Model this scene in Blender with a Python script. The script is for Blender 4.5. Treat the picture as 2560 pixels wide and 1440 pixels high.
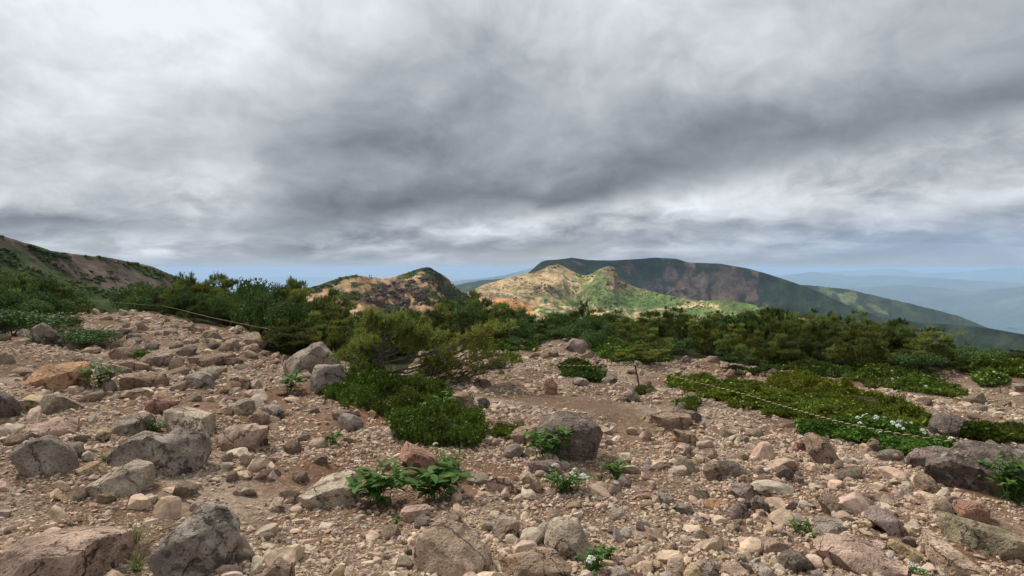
import bpy, bmesh, math, random
import numpy as np
from mathutils import Vector, Matrix
random.seed(7); RNG = np.random.default_rng(7)
S = bpy.context.scene
COL = S.collection
for o in list(bpy.data.objects): bpy.data.objects.remove(o)

# ---------------------------------------------------------------- camera
F = 1668.0                      # focal length in pixels of a 2560 px wide frame
CAM_Z = 1.6
PITCH = math.atan(50/F)         # looking slightly down
cd = bpy.data.cameras.new('camera'); cam = bpy.data.objects.new('camera', cd); COL.objects.link(cam)
cd.sensor_width = 36.0; cd.lens = 36.0*F/2560; cd.clip_start = 0.05; cd.clip_end = 250000
cam.location = (0, 0, CAM_Z); cam.rotation_euler = (math.pi/2-PITCH, 0, 0)
S.camera = cam
S.render.resolution_x = 1024; S.render.resolution_y = 576
vs = S.view_settings
vs.view_transform = 'Standard'; vs.look = 'None'; vs.gamma = 1.0; vs.exposure = 0.6
try: vs.use_curve_mapping = False
except Exception: pass
S.render.engine = 'CYCLES'
cy = S.cycles
cy.use_denoising = True; cy.use_adaptive_sampling = True; cy.adaptive_threshold = .02
cy.max_bounces = 4; cy.diffuse_bounces = 2; cy.glossy_bounces = 2; cy.transmission_bounces = 2
cy.transparent_max_bounces = 6; cy.volume_bounces = 2
cy.sample_clamp_indirect = 4.0
cy.caustics_reflective = False; cy.caustics_refractive = False

def ray(px, py):
    """unit direction through a pixel of the 2560x1440 photograph"""
    x = (px-1280)/F; z = (720-py)/F; y = 1.0
    c, s = math.cos(PITCH), math.sin(PITCH)
    v = np.array([x, y*c+z*s, -y*s+z*c]); return v/np.linalg.norm(v)
def project(P):
    P = np.atleast_2d(P); d = P-np.array([0, 0, CAM_Z])
    c, s = math.cos(PITCH), math.sin(PITCH)
    yy = d[:, 1]*c-d[:, 2]*s; zz = d[:, 1]*s+d[:, 2]*c
    yy = np.where(np.abs(yy) < 1e-6, 1e-6, yy)
    return 1280+F*d[:, 0]/yy, 720-F*zz/yy, yy
def azel(px, py):
    v = ray(px, py); return math.atan2(v[0], v[1]), math.asin(v[2])

# ---------------------------------------------------------------- node helper
class NT:
    def __init__(s, tree): s.t = tree; s.n = tree.nodes; s.l = tree.links
    def new(s, typ, **kw):
        n = s.n.new(typ)
        for k, v in kw.items(): setattr(n, k, v)
        return n
    def put(s, sock, v):
        if isinstance(v, bpy.types.NodeSocket): s.l.new(v, sock)
        elif v is not None: sock.default_value = v
    def m(s, op, a, b=None, c=None, clamp=False):
        n = s.new('ShaderNodeMath', operation=op); n.use_clamp = clamp
        s.put(n.inputs[0], a); s.put(n.inputs[1], b); s.put(n.inputs[2], c)
        return n.outputs[0]
    def vm(s, op, a, b=None, scale=None):
        n = s.new('ShaderNodeVectorMath', operation=op)
        s.put(n.inputs[0], a); s.put(n.inputs[1], b)
        if scale is not None: s.put(n.inputs['Scale'], scale)
        return n.outputs[0]
    def xyz(s, x, y, z=0.0):
        n = s.new('ShaderNodeCombineXYZ'); s.put(n.inputs[0], x); s.put(n.inputs[1], y); s.put(n.inputs[2], z); return n.outputs[0]
    def noise(s, vec, scale, detail=4, rough=.5, dist=0.0, col=False):
        n = s.new('ShaderNodeTexNoise'); s.put(n.inputs['Vector'], vec); s.put(n.inputs['Scale'], scale)
        n.inputs['Detail'].default_value = detail; n.inputs['Roughness'].default_value = rough; n.inputs['Distortion'].default_value = dist
        return n.outputs['Color'] if col else n.outputs[0]
    def sstep(s, v, a, b, lo=0.0, hi=1.0):
        n = s.new('ShaderNodeMapRange', interpolation_type='SMOOTHSTEP')
        s.put(n.inputs[0], v); s.put(n.inputs[1], a); s.put(n.inputs[2], b); s.put(n.inputs[3], lo); s.put(n.inputs[4], hi)
        return n.outputs[0]
    def mix(s, f, a, b, blend='MIX'):
        n = s.new('ShaderNodeMix', data_type='RGBA', blend_type=blend); n.clamp_factor = True
        s.put(n.inputs[0], f)
        for i, v in ((6, a), (7, b)):
            if isinstance(v, tuple) and len(v) == 3: v = v+(1,)
            s.put(n.inputs[i], v)
        return n.outputs[2]

BLOBS = [(420, 60, 430, 200, .14, 0), (40, 230, 360, 170, .13, 0), (600, 470, 110, 80, .17, .3), (470, 600, 190, 40, .08, 0), (110, 535, 120, 26, -.10, 0), (800, 640, 190, 42, -.10, 0), (1600, 525, 330, 30, .10, .12), (2330, 560, 260, 40, .07, 0),
         (1800, 545, 140, 22, -.11, 0), (1850, 130, 260, 110, .10, 0), (2350, 150, 420, 160, .05, 0), (1500, 40, 250, 100, .06, 0), (1075, 260, 50, 40, .07, .6), (1250, 640, 220, 24, .07, 0), (860, 260, 300, 130, -.05, 0), (200, 500, 330, 110, .09, .0)]
SKY_REL = 1.45
SUN_E = 2.9
HAZE_Z = (-1650.0, 45.0); HAZE_D = 6.0e-5; HAZE_C = (0.52, 0.72, 1.0)

# ---------------------------------------------------------------- world: broken overcast over a physical sky
SUN_AZ, SUN_EL = math.radians(-48), math.radians(50)      # sun high, ahead on the left
W = bpy.data.worlds.new('World'); S.world = W; W.use_nodes = True
w = NT(W.node_tree); w.n.clear()
tc = w.new('ShaderNodeTexCoord')
sp = w.new('ShaderNodeSeparateXYZ'); w.l.new(tc.outputs['Generated'], sp.inputs[0])
dx, dy, dz = sp.outputs
el = w.m('ARCSINE', dz); az = w.m('ARCTAN2', dx, dy)
elp = w.m('MAXIMUM', el, 0.0)
P0 = w.xyz(w.m('MULTIPLY', az, 1.5), w.m('MULTIPLY', w.m('LOGARITHM', w.m('ADD', elp, .16), math.e), .95), 0.0)      # heaped clouds, a little flattened towards the horizon
def warped(p, s1, a1, s2, a2):
    p = w.vm('ADD', p, w.vm('SCALE', w.vm('SUBTRACT', w.noise(p, s1, 3, .5, col=True), (.5, .5, .5)), scale=a1))
    return w.vm('ADD', p, w.vm('SCALE', w.vm('SUBTRACT', w.noise(p, s2, 3, .5, col=True), (.5, .5, .5)), scale=a2))
q = warped(P0, 1.5, .30, 4.5, .12)
fe = w.m('MULTIPLY', w.m('LOGARITHM', w.m('ADD', elp, .05), math.e), .85)
q2 = warped(w.xyz(w.m('MULTIPLY', az, 3.0), fe, 5.0), 1.6, .30, 6.0, .12)                      # banks seen edge-on, crowding to the horizon
def lump(qq, scale, off, det, rough, z):
    n0 = w.noise(w.vm('ADD', qq, (0, 0, z)), scale, det, rough); n1 = w.noise(w.vm('ADD', qq, (off[0], off[1], z)), scale, det, rough)
    return n0, w.m('SUBTRACT', n0, n1)
nA = w.noise(w.vm('ADD', q, (0, 0, 1.0)), 1.2, 3, .5)
nB, rB = lump(q, 2.6, (-.05, .09), 8, .52, 4.0)
nC, rC = lump(q, 7.5, (-.015, .03), 8, .56, 8.0)
nL, rL = lump(q2, 1.9, (-.06, .14), 8, .56, 0.0)
low_w = w.sstep(el, .24, .07)
azw = w.m('ADD', az, w.m('MULTIPLY', w.m('SUBTRACT', nL, .5), .30))
elw = w.m('ADD', el, w.m('MULTIPLY', w.m('ADD', w.m('MULTIPLY', w.m('SUBTRACT', nL, .5), .13), w.m('MULTIPLY', w.m('SUBTRACT', nB, .5), .07)), w.sstep(el, .0, .12, .3, 1.0)))
def blob(px, py, sx, sy, amp, rot=0.0):
    a0, e0 = azel(px, py); sx /= F; sy /= F
    u = w.m('SUBTRACT', azw, a0); v = w.m('SUBTRACT', elw, e0)
    if rot:
        c, s_ = math.cos(rot), math.sin(rot)
        u, v = (w.m('ADD', w.m('MULTIPLY', u, c), w.m('MULTIPLY', v, s_)), w.m('SUBTRACT', w.m('MULTIPLY', v, c), w.m('MULTIPLY', u, s_)))
    u = w.m('DIVIDE', u, sx); v = w.m('DIVIDE', v, sy)
    r2 = w.m('ADD', w.m('MULTIPLY', u, u), w.m('MULTIPLY', v, v))
    return w.m('MULTIPLY', w.m('EXPONENT', w.m('MULTIPLY', r2, -1.0)), amp)
edge = w.m('ADD', w.m('MULTIPLY', w.m('MAXIMUM', w.m('MINIMUM', az, .8), -.3), .135), .085)
over = w.m('SUBTRACT', elw, edge)
deck = w.sstep(over, -.012, .022)
deckb = w.m('ADD', w.sstep(over, .0, .16, .14, .245), w.sstep(over, .12, .36, 0.0, .14))
lowb = w.m('ADD', .275, w.m('MULTIPLY', w.m('SUBTRACT', w.sstep(nL, .36, .64), .5), .13))
b = w.m('ADD', w.m('MULTIPLY', deck, deckb), w.m('MULTIPLY', w.m('SUBTRACT', 1.0, deck), lowb))
for a in BLOBS: b = w.m('ADD', b, blob(*a))
rel = w.m('ADD', w.m('MULTIPLY', w.m('ADD', w.m('MULTIPLY', rB, .75), w.m('MULTIPLY', rC, .30)), w.sstep(el, .04, .2)), w.m('MULTIPLY', rL, w.m('MULTIPLY', low_w, 1.25)))
b = w.m('MULTIPLY', b, w.m('ADD', 1.0, w.m('MULTIPLY', rel, SKY_REL)))
b = w.m('ADD', b, w.m('MULTIPLY', w.m('SUBTRACT', nA, .5), .08))
b = w.m('MAXIMUM', w.m('MINIMUM', w.m('MULTIPLY', b, 1.14), .60), .115)
tint = w.mix(w.sstep(b, .10, .42), (0.87, 0.98, 1.12), (0.945, 0.995, 1.06))
cloud = w.vm('SCALE', tint, scale=b)
hb = w.m('MULTIPLY', w.sstep(el, .10, .012), w.sstep(az, .05, .6, .12, 1.0))     # moist blue air low over the plain
cloud = w.mix(w.m('MULTIPLY', hb, .62), cloud, (0.215, 0.30, 0.44))
cloud = w.mix(w.sstep(el, .030, -.008, 0, 1.0), cloud, (0.265, 0.300, 0.345))
sky = w.new('ShaderNodeTexSky', sky_type='NISHITA')
sky.sun_disc = False; sky.sun_elevation = SUN_EL; sky.sun_rotation = SUN_AZ; sky.altitude = 1600
clear = w.vm('SCALE', sky.outputs[0], scale=0.05)
cover = w.sstep(w.m('ADD', nL, w.m('MULTIPLY', deck, .25)), .30, .44, .70, 1.0)
final = w.mix(cover, clear, cloud)
W.cycles.sampling_method = 'MANUAL'; W.cycles.sample_map_resolution = 512
bg = w.new('ShaderNodeBackground'); w.l.new(final, bg.inputs[0]); bg.inputs[1].default_value = 1.0
wo = w.new('ShaderNodeOutputWorld'); w.l.new(bg.outputs[0], wo.inputs[0])

sd = bpy.data.lights.new('sun', 'SUN'); sun = bpy.data.objects.new('sun', sd); COL.objects.link(sun)
sd.energy = SUN_E; sd.angle = math.radians(12); sd.color = (1.0, .95, .87)
sv = Vector((math.sin(SUN_AZ)*math.cos(SUN_EL), math.cos(SUN_AZ)*math.cos(SUN_EL), math.sin(SUN_EL)))
sun.rotation_euler = sv.to_track_quat('Z', 'Y').to_euler()

# ---------------------------------------------------------------- helpers
_perm = np.random.default_rng(3).permutation(512).astype(np.int64)
_grad = np.random.default_rng(4).normal(size=(512, 3)); _grad /= np.linalg.norm(_grad, axis=1)[:, None]
def perlin(P):
    P = np.asarray(P, float); i = np.floor(P).astype(np.int64); f = P-i
    u = f*f*f*(f*(f*6-15)+10); out = 0
    for a in (0, 1):
        for b_ in (0, 1):
            for c in (0, 1):
                h = _perm[(_perm[(_perm[(i[:, 0]+a) & 511]+i[:, 1]+b_) & 511]+i[:, 2]+c) & 511]
                g = _grad[h]
                d = g[:, 0]*(f[:, 0]-a)+g[:, 1]*(f[:, 1]-b_)+g[:, 2]*(f[:, 2]-c)
                wgt = (u[:, 0] if a else 1-u[:, 0])*(u[:, 1] if b_ else 1-u[:, 1])*(u[:, 2] if c else 1-u[:, 2])
                out = out+wgt*d
    return out*1.6
def fbm(P, oct=4, gain=.5, lac=2.03):
    P = np.asarray(P, float); a = 1.0; s_ = 0
    for k in range(oct): s_ = s_+a*perlin(P+k*17.3); P = P*lac; a *= gain
    return s_
def ridged(P, oct=4):
    P = np.asarray(P, float); a = 1.0; s_ = 0
    for k in range(oct): s_ = s_+a*(1-2*np.abs(perlin(P+k*11.7))); P = P*2.05; a *= .5
    return s_/1.9
def lerp_tab(tab):
    xs = np.array([t[0] for t in tab], float); ys = np.array([t[1] for t in tab], float)
    return lambda x: np.interp(x, xs, ys)
def smooth(x, a, b):
    t = np.clip((np.asarray(x, float)-a)/(b-a), 0, 1); return t*t*(3-2*t)

def mesh_np(name, V, Fc, mat=None, col=None, sharp=None, smooth_=True):
    """mesh from numpy arrays; Fc is one (n,3|4) array or a list of such arrays"""
    me = bpy.data.meshes.new(name)
    V = np.ascontiguousarray(V, np.float32)
    Fl = Fc if isinstance(Fc, list) else [Fc]
    Fl = [np.asarray(f, np.int32) for f in Fl if len(f)]
    nl = sum(f.size for f in Fl); nf = sum(len(f) for f in Fl)
    me.vertices.add(len(V)); me.vertices.foreach_set('co', V.ravel())
    me.loops.add(nl); me.loops.foreach_set('vertex_index', np.concatenate([f.ravel() for f in Fl]))
    me.polygons.add(nf)
    tot = np.concatenate([np.full(len(f), f.shape[1], np.int32) for f in Fl])
    start = np.concatenate([[0], np.cumsum(tot)[:-1]]).astype(np.int32)
    me.polygons.foreach_set('loop_start', start)
    try: me.polygons.foreach_set('loop_total', tot)
    except Exception: pass
    me.polygons.foreach_set('use_smooth', np.full(nf, bool(smooth_)))
    if col is not None:
        at = me.color_attributes.new('Col', 'FLOAT_COLOR', 'POINT')
        c4 = np.ones((len(V), 4), np.float32); c4[:, :3] = col; at.data.foreach_set('color', c4.ravel())
    me.update(calc_edges=True); me.validate()
    if sharp is not None: me.set_sharp_from_angle(angle=sharp)
    if mat: me.materials.append(mat)
    return me
def add(name, me, parent=None, loc=None, rz=None):
    o = bpy.data.objects.new(name, me); COL.objects.link(o)
    if parent is not None: o.parent = parent
    if loc is not None: o.location = loc
    if rz is not None: o.rotation_euler = (0, 0, rz)
    return o
def tag(o, label, cat, group=None):
    o['label'] = label; o['category'] = cat
    if group: o['group'] = group
    return o
def copy_tree(o, parent=None):
    c = o.copy(); COL.objects.link(c)
    if parent is not None: c.parent = parent
    for ch in o.children: copy_tree(ch, c)
    return c
_ico = {}
def ico(level):
    if level not in _ico:
        bm = bmesh.new(); bmesh.ops.create_icosphere(bm, subdivisions=level, radius=1.0)
        bm.verts.index_update()
        _ico[level] = (np.array([v.co[:] for v in bm.verts]), np.array([[v.index for v in f.verts] for f in bm.faces], np.int32)); bm.free()
    return _ico[level]
def inpoly(x, y, poly):
    x = np.asarray(x, float); y = np.asarray(y, float); r = np.zeros(x.shape, bool); n = len(poly)
    for i in range(n):
        x1, y1 = poly[i]; x2, y2 = poly[(i+1) % n]
        if y1 == y2: continue
        c = ((y1 > y) != (y2 > y)) & (x < (x2-x1)*(y-y1)/(y2-y1)+x1); r ^= c
    return r
def edgedist(x, y, poly):
    d = np.full(np.shape(x), 1e9); n = len(poly)
    for i in range(n):
        ax, ay = poly[i]; bx, by = poly[(i+1) % n]
        L2 = (bx-ax)**2+(by-ay)**2+1e-12
        t = np.clip(((x-ax)*(bx-ax)+(y-ay)*(by-ay))/L2, 0, 1)
        d = np.minimum(d, np.hypot(x-ax-t*(bx-ax), y-ay-t*(by-ay)))
    return d

# ---------------------------------------------------------------- materials
def mat(name):
    m_ = bpy.data.materials.new(name); m_.use_nodes = True; t = NT(m_.node_tree); t.n.clear()
    out = t.new('ShaderNodeOutputMaterial'); bs = t.new('ShaderNodeBsdfPrincipled'); t.l.new(bs.outputs[0], out.inputs[0])
    bs.inputs['Specular IOR Level'].default_value = .04; bs.inputs['Roughness'].default_value = .95
    return m_, t, bs, out
def bump(t, bs, h, strength=.5, dist=.01):
    bn = t.new('ShaderNodeBump'); bn.inputs['Strength'].default_value = strength; bn.inputs['Distance'].default_value = dist
    t.l.new(h, bn.inputs['Height']); t.l.new(bn.outputs[0], bs.inputs['Normal']); return bn
def m_rock():
    m_, t, bs, out = mat('rock')
    oi = t.new('ShaderNodeObjectInfo'); tcn = t.new('ShaderNodeTexCoord')
    vec = t.vm('ADD', tcn.outputs['Object'], t.vm('SCALE', t.xyz(oi.outputs['Random'], oi.outputs['Random'], oi.outputs['Random']), scale=37.0))
    n1 = t.noise(vec, 5, 6, .6, .3); n2 = t.noise(vec, 19, 6, .62); n3 = t.noise(vec, 75, 5, .65); n4 = t.noise(vec, 9.5, 7, .68, .5)
    base = t.vm('SCALE', oi.outputs['Color'], scale=t.sstep(n1, .32, .68, .66, 1.38))
    base = t.mix(t.sstep(n4, .48, .68, 0, .32), base, (.42, .31, .20), 'MULTIPLY')
    warm = t.mix(t.sstep(n2, .52, .66, 0, .4), base, (.46, .36, .28))
    spk = t.mix(t.sstep(n3, .38, .55, .34, 0), warm, (.115, .092, .074))
    spk = t.mix(t.sstep(n3, .58, .70, 0, .5), spk, (.55, .47, .38))
    vp = t.new('ShaderNodeTexVoronoi'); t.put(vp.inputs['Vector'], vec); vp.inputs['Scale'].default_value = 34; pit = t.sstep(vp.outputs['Distance'], .12, .34)
    spk = t.mix(t.m('MULTIPLY', t.m('SUBTRACT', 1.0, pit), t.sstep(n1, .48, .62, 0, .3)), spk, (.06, .048, .04))
    ck = t.new('ShaderNodeTexVoronoi', feature='DISTANCE_TO_EDGE'); t.put(ck.inputs['Vector'], t.vm('ADD', vec, t.vm('SCALE', t.noise(vec, 6, 5, .65, col=True), scale=.22))); ck.inputs['Scale'].default_value = 3.2
    crack = t.m('MULTIPLY', t.sstep(ck.outputs['Distance'], .030, .004), t.sstep(n4, .42, .55))
    spk = t.mix(t.m('MULTIPLY', crack, .7), spk, (.05, .04, .034))
    th = t.m('SUBTRACT', .74, t.m('MULTIPLY', oi.outputs['Alpha'], .36))
    dk = t.sstep(t.m('ADD', t.m('MULTIPLY', n4, .7), t.m('MULTIPLY', n2, .3)), th, t.m('ADD', th, .08))
    c1 = t.mix(t.m('MULTIPLY', dk, .78), spk, (.082, .070, .062))
    vo = t.new('ShaderNodeTexVoronoi'); t.put(vo.inputs['Vector'], t.vm('ADD', vec, t.vm('SCALE', t.noise(vec, 22, 4, .6, col=True), scale=.06))); vo.inputs['Scale'].default_value = 10
    li = t.m('MULTIPLY', t.sstep(vo.outputs['Distance'], .34, .22), t.sstep(t.m('ADD', t.m('MULTIPLY', n1, .6), t.m('MULTIPLY', oi.outputs['Alpha'], .22)), .40, .50))
    c2 = t.mix(t.m('MULTIPLY', li, .62), c1, (.47, .44, .38))
    t.l.new(c2, bs.inputs['Base Color'])
    h = t.m('ADD', t.m('MULTIPLY', n2, .8), t.m('ADD', t.m('MULTIPLY', n3, .4), t.m('MULTIPLY', n4, 1.1)))
    h = t.m('SUBTRACT', t.m('ADD', h, t.m('MULTIPLY', pit, .3)), t.m('MULTIPLY', crack, .6))
    bump(t, bs, h, 1.0, .045); return m_
def m_vcol(name, sc=(3, 15, 60), amp=.35, bdist=.01, bst=.5, spec=.03, coord='Object'):
    m_, t, bs, out = mat(name)
    at = t.new('ShaderNodeAttribute'); at.attribute_name = 'Col'
    tcn = t.new('ShaderNodeTexCoord'); v = tcn.outputs[coord]
    n1 = t.noise(v, sc[0], 5, .6); n2 = t.noise(v, sc[1], 5, .62); n3 = t.noise(v, sc[2], 4, .6)
    k = t.m('ADD', t.m('ADD', t.m('MULTIPLY', n1, .35), t.m('MULTIPLY', n2, .4)), t.m('MULTIPLY', n3, .25))
    s_ = t.sstep(k, .32, .68, 1-amp, 1+amp)
    t.l.new(t.vm('SCALE', at.outputs['Color'], scale=s_), bs.inputs['Base Color'])
    bs.inputs['Specular IOR Level'].default_value = spec
    bump(t, bs, k, bst, bdist); return m_
def m_leaf(name, c1, c2, trans=.25, var=.35, attr=False):
    m_, t, bs, out = mat(name)
    oi = t.new('ShaderNodeObjectInfo'); geo = t.new('ShaderNodeNewGeometry')
    r1 = geo.outputs['Random Per Island']
    c = t.mix(t.m('ADD', t.m('MULTIPLY', r1, .6), t.m('MULTIPLY', oi.outputs['Random'], .4)), c1, c2)
    if attr:
        at = t.new('ShaderNodeAttribute'); at.attribute_name = 'Col'; c = t.mix(1.0, c, at.outputs['Color'], 'MULTIPLY')
    c = t.vm('SCALE', c, scale=t.m('ADD', 1-var/2, t.m('MULTIPLY', oi.outputs['Random'], var)))
    bs.inputs['Roughness'].default_value = .6; bs.inputs['Specular IOR Level'].default_value = .14
    t.l.new(c, bs.inputs['Base Color'])
    tr = t.new('ShaderNodeBsdfTranslucent'); t.l.new(c, tr.inputs[0])
    mx = t.new('ShaderNodeMixShader'); mx.inputs[0].default_value = trans
    t.l.new(bs.outputs[0], mx.inputs[1]); t.l.new(tr.outputs[0], mx.inputs[2]); t.l.new(mx.outputs[0], out.inputs[0])
    return m_
def m_plain(name, c, rough=.8, sc=30, amp=.3):
    m_, t, bs, out = mat(name); tcn = t.new('ShaderNodeTexCoord')
    n1 = t.noise(tcn.outputs['Object'], sc, 5, .6)
    t.l.new(t.vm('SCALE', t.mix(0.0, c, c), scale=t.sstep(n1, .3, .7, 1-amp, 1+amp)), bs.inputs['Base Color'])
    bs.inputs['Roughness'].default_value = rough; bump(t, bs, n1, .4, .004); return m_
M_ROCK = m_rock()
M_STONE = m_vcol('loose_stone', (9, 40, 130), .42, .008, .8)
M_HILL = m_vcol('hill_surface', (.025, .12, .5), .8, 1.6, .9)
M_FAR = m_vcol('far_surface', (.0015, .006, .02), .35, 8, .5)
M_PINE = m_leaf('pine_needles', (.056, .080, .020), (.170, .182, .045), .28, .8, True)
M_BROAD = m_leaf('shrub_leaves', (.035, .075, .018), (.085, .140, .032), .3, .5)
M_LEAF = m_leaf('plant_leaves', (.055, .125, .022), (.115, .205, .045), .32, .3)
M_HEATH = m_leaf('heath_shoots', (.040, .080, .012), (.105, .145, .026), .22, .15, True)
M_GRASS = m_leaf('grass_blades', (.09, .14, .03), (.20, .22, .08), .3, .3)
M_WOOD = m_plain('pine_bark', (.10, .082, .066), .95, 40, .45)
M_FLOWER = m_leaf('white_petals', (.66, .66, .56), (.80, .80, .74), .2, .1)
M_YELLOWF = m_leaf('cream_petals', (.60, .52, .28), (.72, .66, .42), .2, .1)
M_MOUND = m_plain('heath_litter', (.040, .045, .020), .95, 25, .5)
M_ROPEY = m_plain('rope_yellow', (.38, .32, .17), .9, 90, .4)
M_ROPEK = m_plain('rope_black', (.035, .034, .033), .85, 90, .3)
M_RUST = m_plain('rusty_iron', (.12, .055, .035), .85, 60, .5)

# ---------------------------------------------------------------- ground
FRONT = lerp_tab([(-300, 860), (0, 838), (80, 822), (150, 800), (195, 782), (215, 768), (300, 774), (400, 788), (480, 808), (560, 822), (640, 832),
                  (660, 885), (860, 905), (900, 935), (1010, 935), (1060, 880), (1160, 868), (1340, 868), (1400, 850), (1480, 878), (1640, 905), (1760, 900), (1900, 918),
                  (2050, 922), (2150, 935), (2250, 940), (2330, 938), (2390, 925), (2460, 935), (2560, 930), (2900, 930)])
_pp = np.linspace(-300, 2900, 65); _ff = np.array([ray(p_, float(f_)) for p_, f_ in zip(_pp, FRONT(_pp))])
R0_AZ = np.arctan2(_ff[:, 0], _ff[:, 1]); R0_R = np.clip(1.04*(CAM_Z-.032*np.clip(-_ff[:, 0]*22, 0, 14))/np.maximum(-_ff[:, 2], .03)*np.hypot(_ff[:, 0], _ff[:, 1]), 8, 60)
R0_R = np.convolve(np.pad(R0_R, 4, mode='edge'), np.ones(9)/9, 'valid')
def gh(x, y):
    """height of the ground"""
    x = np.asarray(x, float); y = np.asarray(y, float)
    r = np.hypot(x, y); az = np.arctan2(x, np.maximum(y, .001)); az = np.where(y < 0, np.sign(x)*1.6, az)
    xl = np.clip(x, -45, 45); z = .032*np.log1p(np.exp(-(xl+1.0)*.8))/.8-.012*np.maximum(xl-2, 0)
    r0 = np.interp(az, R0_AZ, R0_R)
    k = np.interp(az, [-1.6, -.6, -.2, .2, .6, 1.6], [.18, .18, .22, .24, .27, .27])
    over = np.maximum(r-r0, 0)
    z = z-k*over*over/(over+7)
    P = np.stack([x, y, 0*x], -1).reshape(-1, 3)
    fade = np.clip(1-(r-30)/60, 0, 1)
    nz = (.13*fbm(P*.35, 3).reshape(x.shape)+.035*fbm(P*1.7+9, 3).reshape(x.shape))*fade*smooth(r, 1.0, 5.0)
    z = z+nz
    plain = -880+60*fbm(P/6000.0+3, 4).reshape(x.shape)
    t = smooth(r, 1500, 6500)
    big = 25*fbm(P/300.0+5, 4).reshape(x.shape)*smooth(r, 90, 700)
    z = np.maximum(z, -900)+big*(1-t)
    return z*(1-t)+plain*t-np.minimum(r, 95000.0)**2/14600000.0
def gh1(x, y): return float(gh(np.array([x]), np.array([y]))[0])
def hit(px, py, h=0.0, far=400.0):
    """point where the sight line of a pixel meets the ground (raised by h)"""
    v = ray(px, py); c = np.array([0, 0, CAM_Z])
    ts = np.geomspace(1.5, far, 500); P = c+ts[:, None]*v
    dlt = P[:, 2]-gh(P[:, 0], P[:, 1])-h
    i = np.argmax(dlt < 0)
    if dlt[i] >= 0: return c+far*v
    if i == 0: return P[0]
    a, b_ = ts[i-1], ts[i]; t = a+(b_-a)*dlt[i-1]/(dlt[i-1]-dlt[i]); return c+t*v
def tri_band(n):      # grid quads of an (n0 rows, n1 columns) vertex array
    r, c = n; i = np.arange(r*c).reshape(r, c)
    return np.stack([i[:-1, :-1], i[:-1, 1:], i[1:, 1:], i[1:, :-1]], -1).reshape(-1, 4)

# heath mats and leafy beds, outlines on the ground in photograph pixels: name -> (outline, height, label, hue)
def build_ground():
    th = np.concatenate([np.linspace(-math.pi, -.95, 40, endpoint=False), np.linspace(-.95, .95, 520), np.linspace(.95, math.pi, 41)[1:]])
    rr = np.concatenate([np.linspace(.05, 2.4, 6, endpoint=False), np.geomspace(2.4, 40, 210, endpoint=False), np.geomspace(40, 90000, 90)])
    T, R = np.meshgrid(th, rr); X = R*np.sin(T); Y = R*np.cos(T); Z = gh(X, Y)
    V = np.stack([X, Y, Z], -1).reshape(-1, 3); r = R.ravel()
    P2 = V*np.array([1, 1, 0])
    px, py, yy = project(V)
    n = fbm(P2*.9, 4); n2 = fbm(P2*.25+4, 3)
    soil = np.array([.245, .160, .106]); pale = np.array([.41, .315, .228]); red = np.array([.25, .135, .082])
    c = soil+(pale-soil)*smooth(n, -.25, .55)[:, None]
    c = c+(red-c)*(.7*smooth(n2, .1, .6)[:, None])
    green = np.array([.045, .052, .022]); veg = (py < FRONT(px)-3) & (yy > 0)
    veg = np.where(yy > 0, veg.astype(float), 0)*smooth(r, 7, 9)
    c = c+(green-c)*veg[:, None]
    far = smooth(r, 2500, 7000)
    nf = fbm(P2/2600.0+8, 4); nf2 = fbm(P2*np.array([1/5200., 1/2400., 1])+2, 4)
    forest = np.array([.045, .075, .045]); field = np.array([.17, .21, .10])
    fc = forest+(field-forest)*smooth(nf, .05, .45)[:, None]
    pale2 = np.array([.50, .52, .46]); fc = fc+(pale2-fc)*smooth(nf2, .33, .45)[:, None]*.9
    c = c+(fc-c)*far[:, None]
    me = mesh_np('ground', V, tri_band(T.shape), None, c)
    m_, t, bs, out = mat('ground_surface')
    at = t.new('ShaderNodeAttribute'); at.attribute_name = 'Col'; tcn = t.new('ShaderNodeTexCoord'); v = tcn.outputs['Object']
    vo = t.new('ShaderNodeTexVoronoi'); t.put(vo.inputs['Vector'], t.vm('ADD', v, t.vm('SCALE', t.noise(v, 30, 3, .6, col=True), scale=.03))); vo.inputs['Scale'].default_value = 46
    vo2 = t.new('ShaderNodeTexVoronoi'); t.put(vo2.inputs['Vector'], t.vm('ADD', v, t.vm('SCALE', t.noise(v, 60, 3, .6, col=True), scale=.015))); vo2.inputs['Scale'].default_value = 120
    g1 = t.sstep(vo.outputs['Distance'], .62, .1); g2 = t.sstep(vo2.outputs['Distance'], .6, .1)
    n1 = t.noise(v, 2.2, 6, .62); n2_ = t.noise(v, 14, 5, .6)
    patch = t.sstep(n1, .40, .56)
    grit = t.m('MULTIPLY', t.m('ADD', t.m('MULTIPLY', g1, .55), t.m('MULTIPLY', g2, .45)), t.m('ADD', .35, t.m('MULTIPLY', patch, .65)))
    sv_ = t.new('ShaderNodeSeparateColor'); t.l.new(vo.outputs['Color'], sv_.inputs[0])
    k = t.m('MULTIPLY', t.m('ADD', .55, t.m('MULTIPLY', grit, .95)), t.m('ADD', .72, t.m('MULTIPLY', sv_.outputs[0], .42)))
    k = t.m('MULTIPLY', k, t.sstep(n2_, .25, .75, .75, 1.25))
    # beyond the gravel the grain is too fine to see
    sp2 = t.new('ShaderNodeVectorMath', operation='LENGTH'); t.l.new(v, sp2.inputs[0])
    k = t.m('ADD', t.m('MULTIPLY', k, t.sstep(sp2.outputs['Value'], 60, 20)), t.sstep(sp2.outputs['Value'], 20, 60))
    t.l.new(t.vm('SCALE', at.outputs['Color'], scale=k), bs.inputs['Base Color']); bump(t, bs, grit, .8, .012)
    me.materials.append(m_)
    o = add('ground', me); o['kind'] = 'structure'; o['label'] = 'stony brown soil of the ridge falling away to the far plain'
build_ground()

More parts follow.
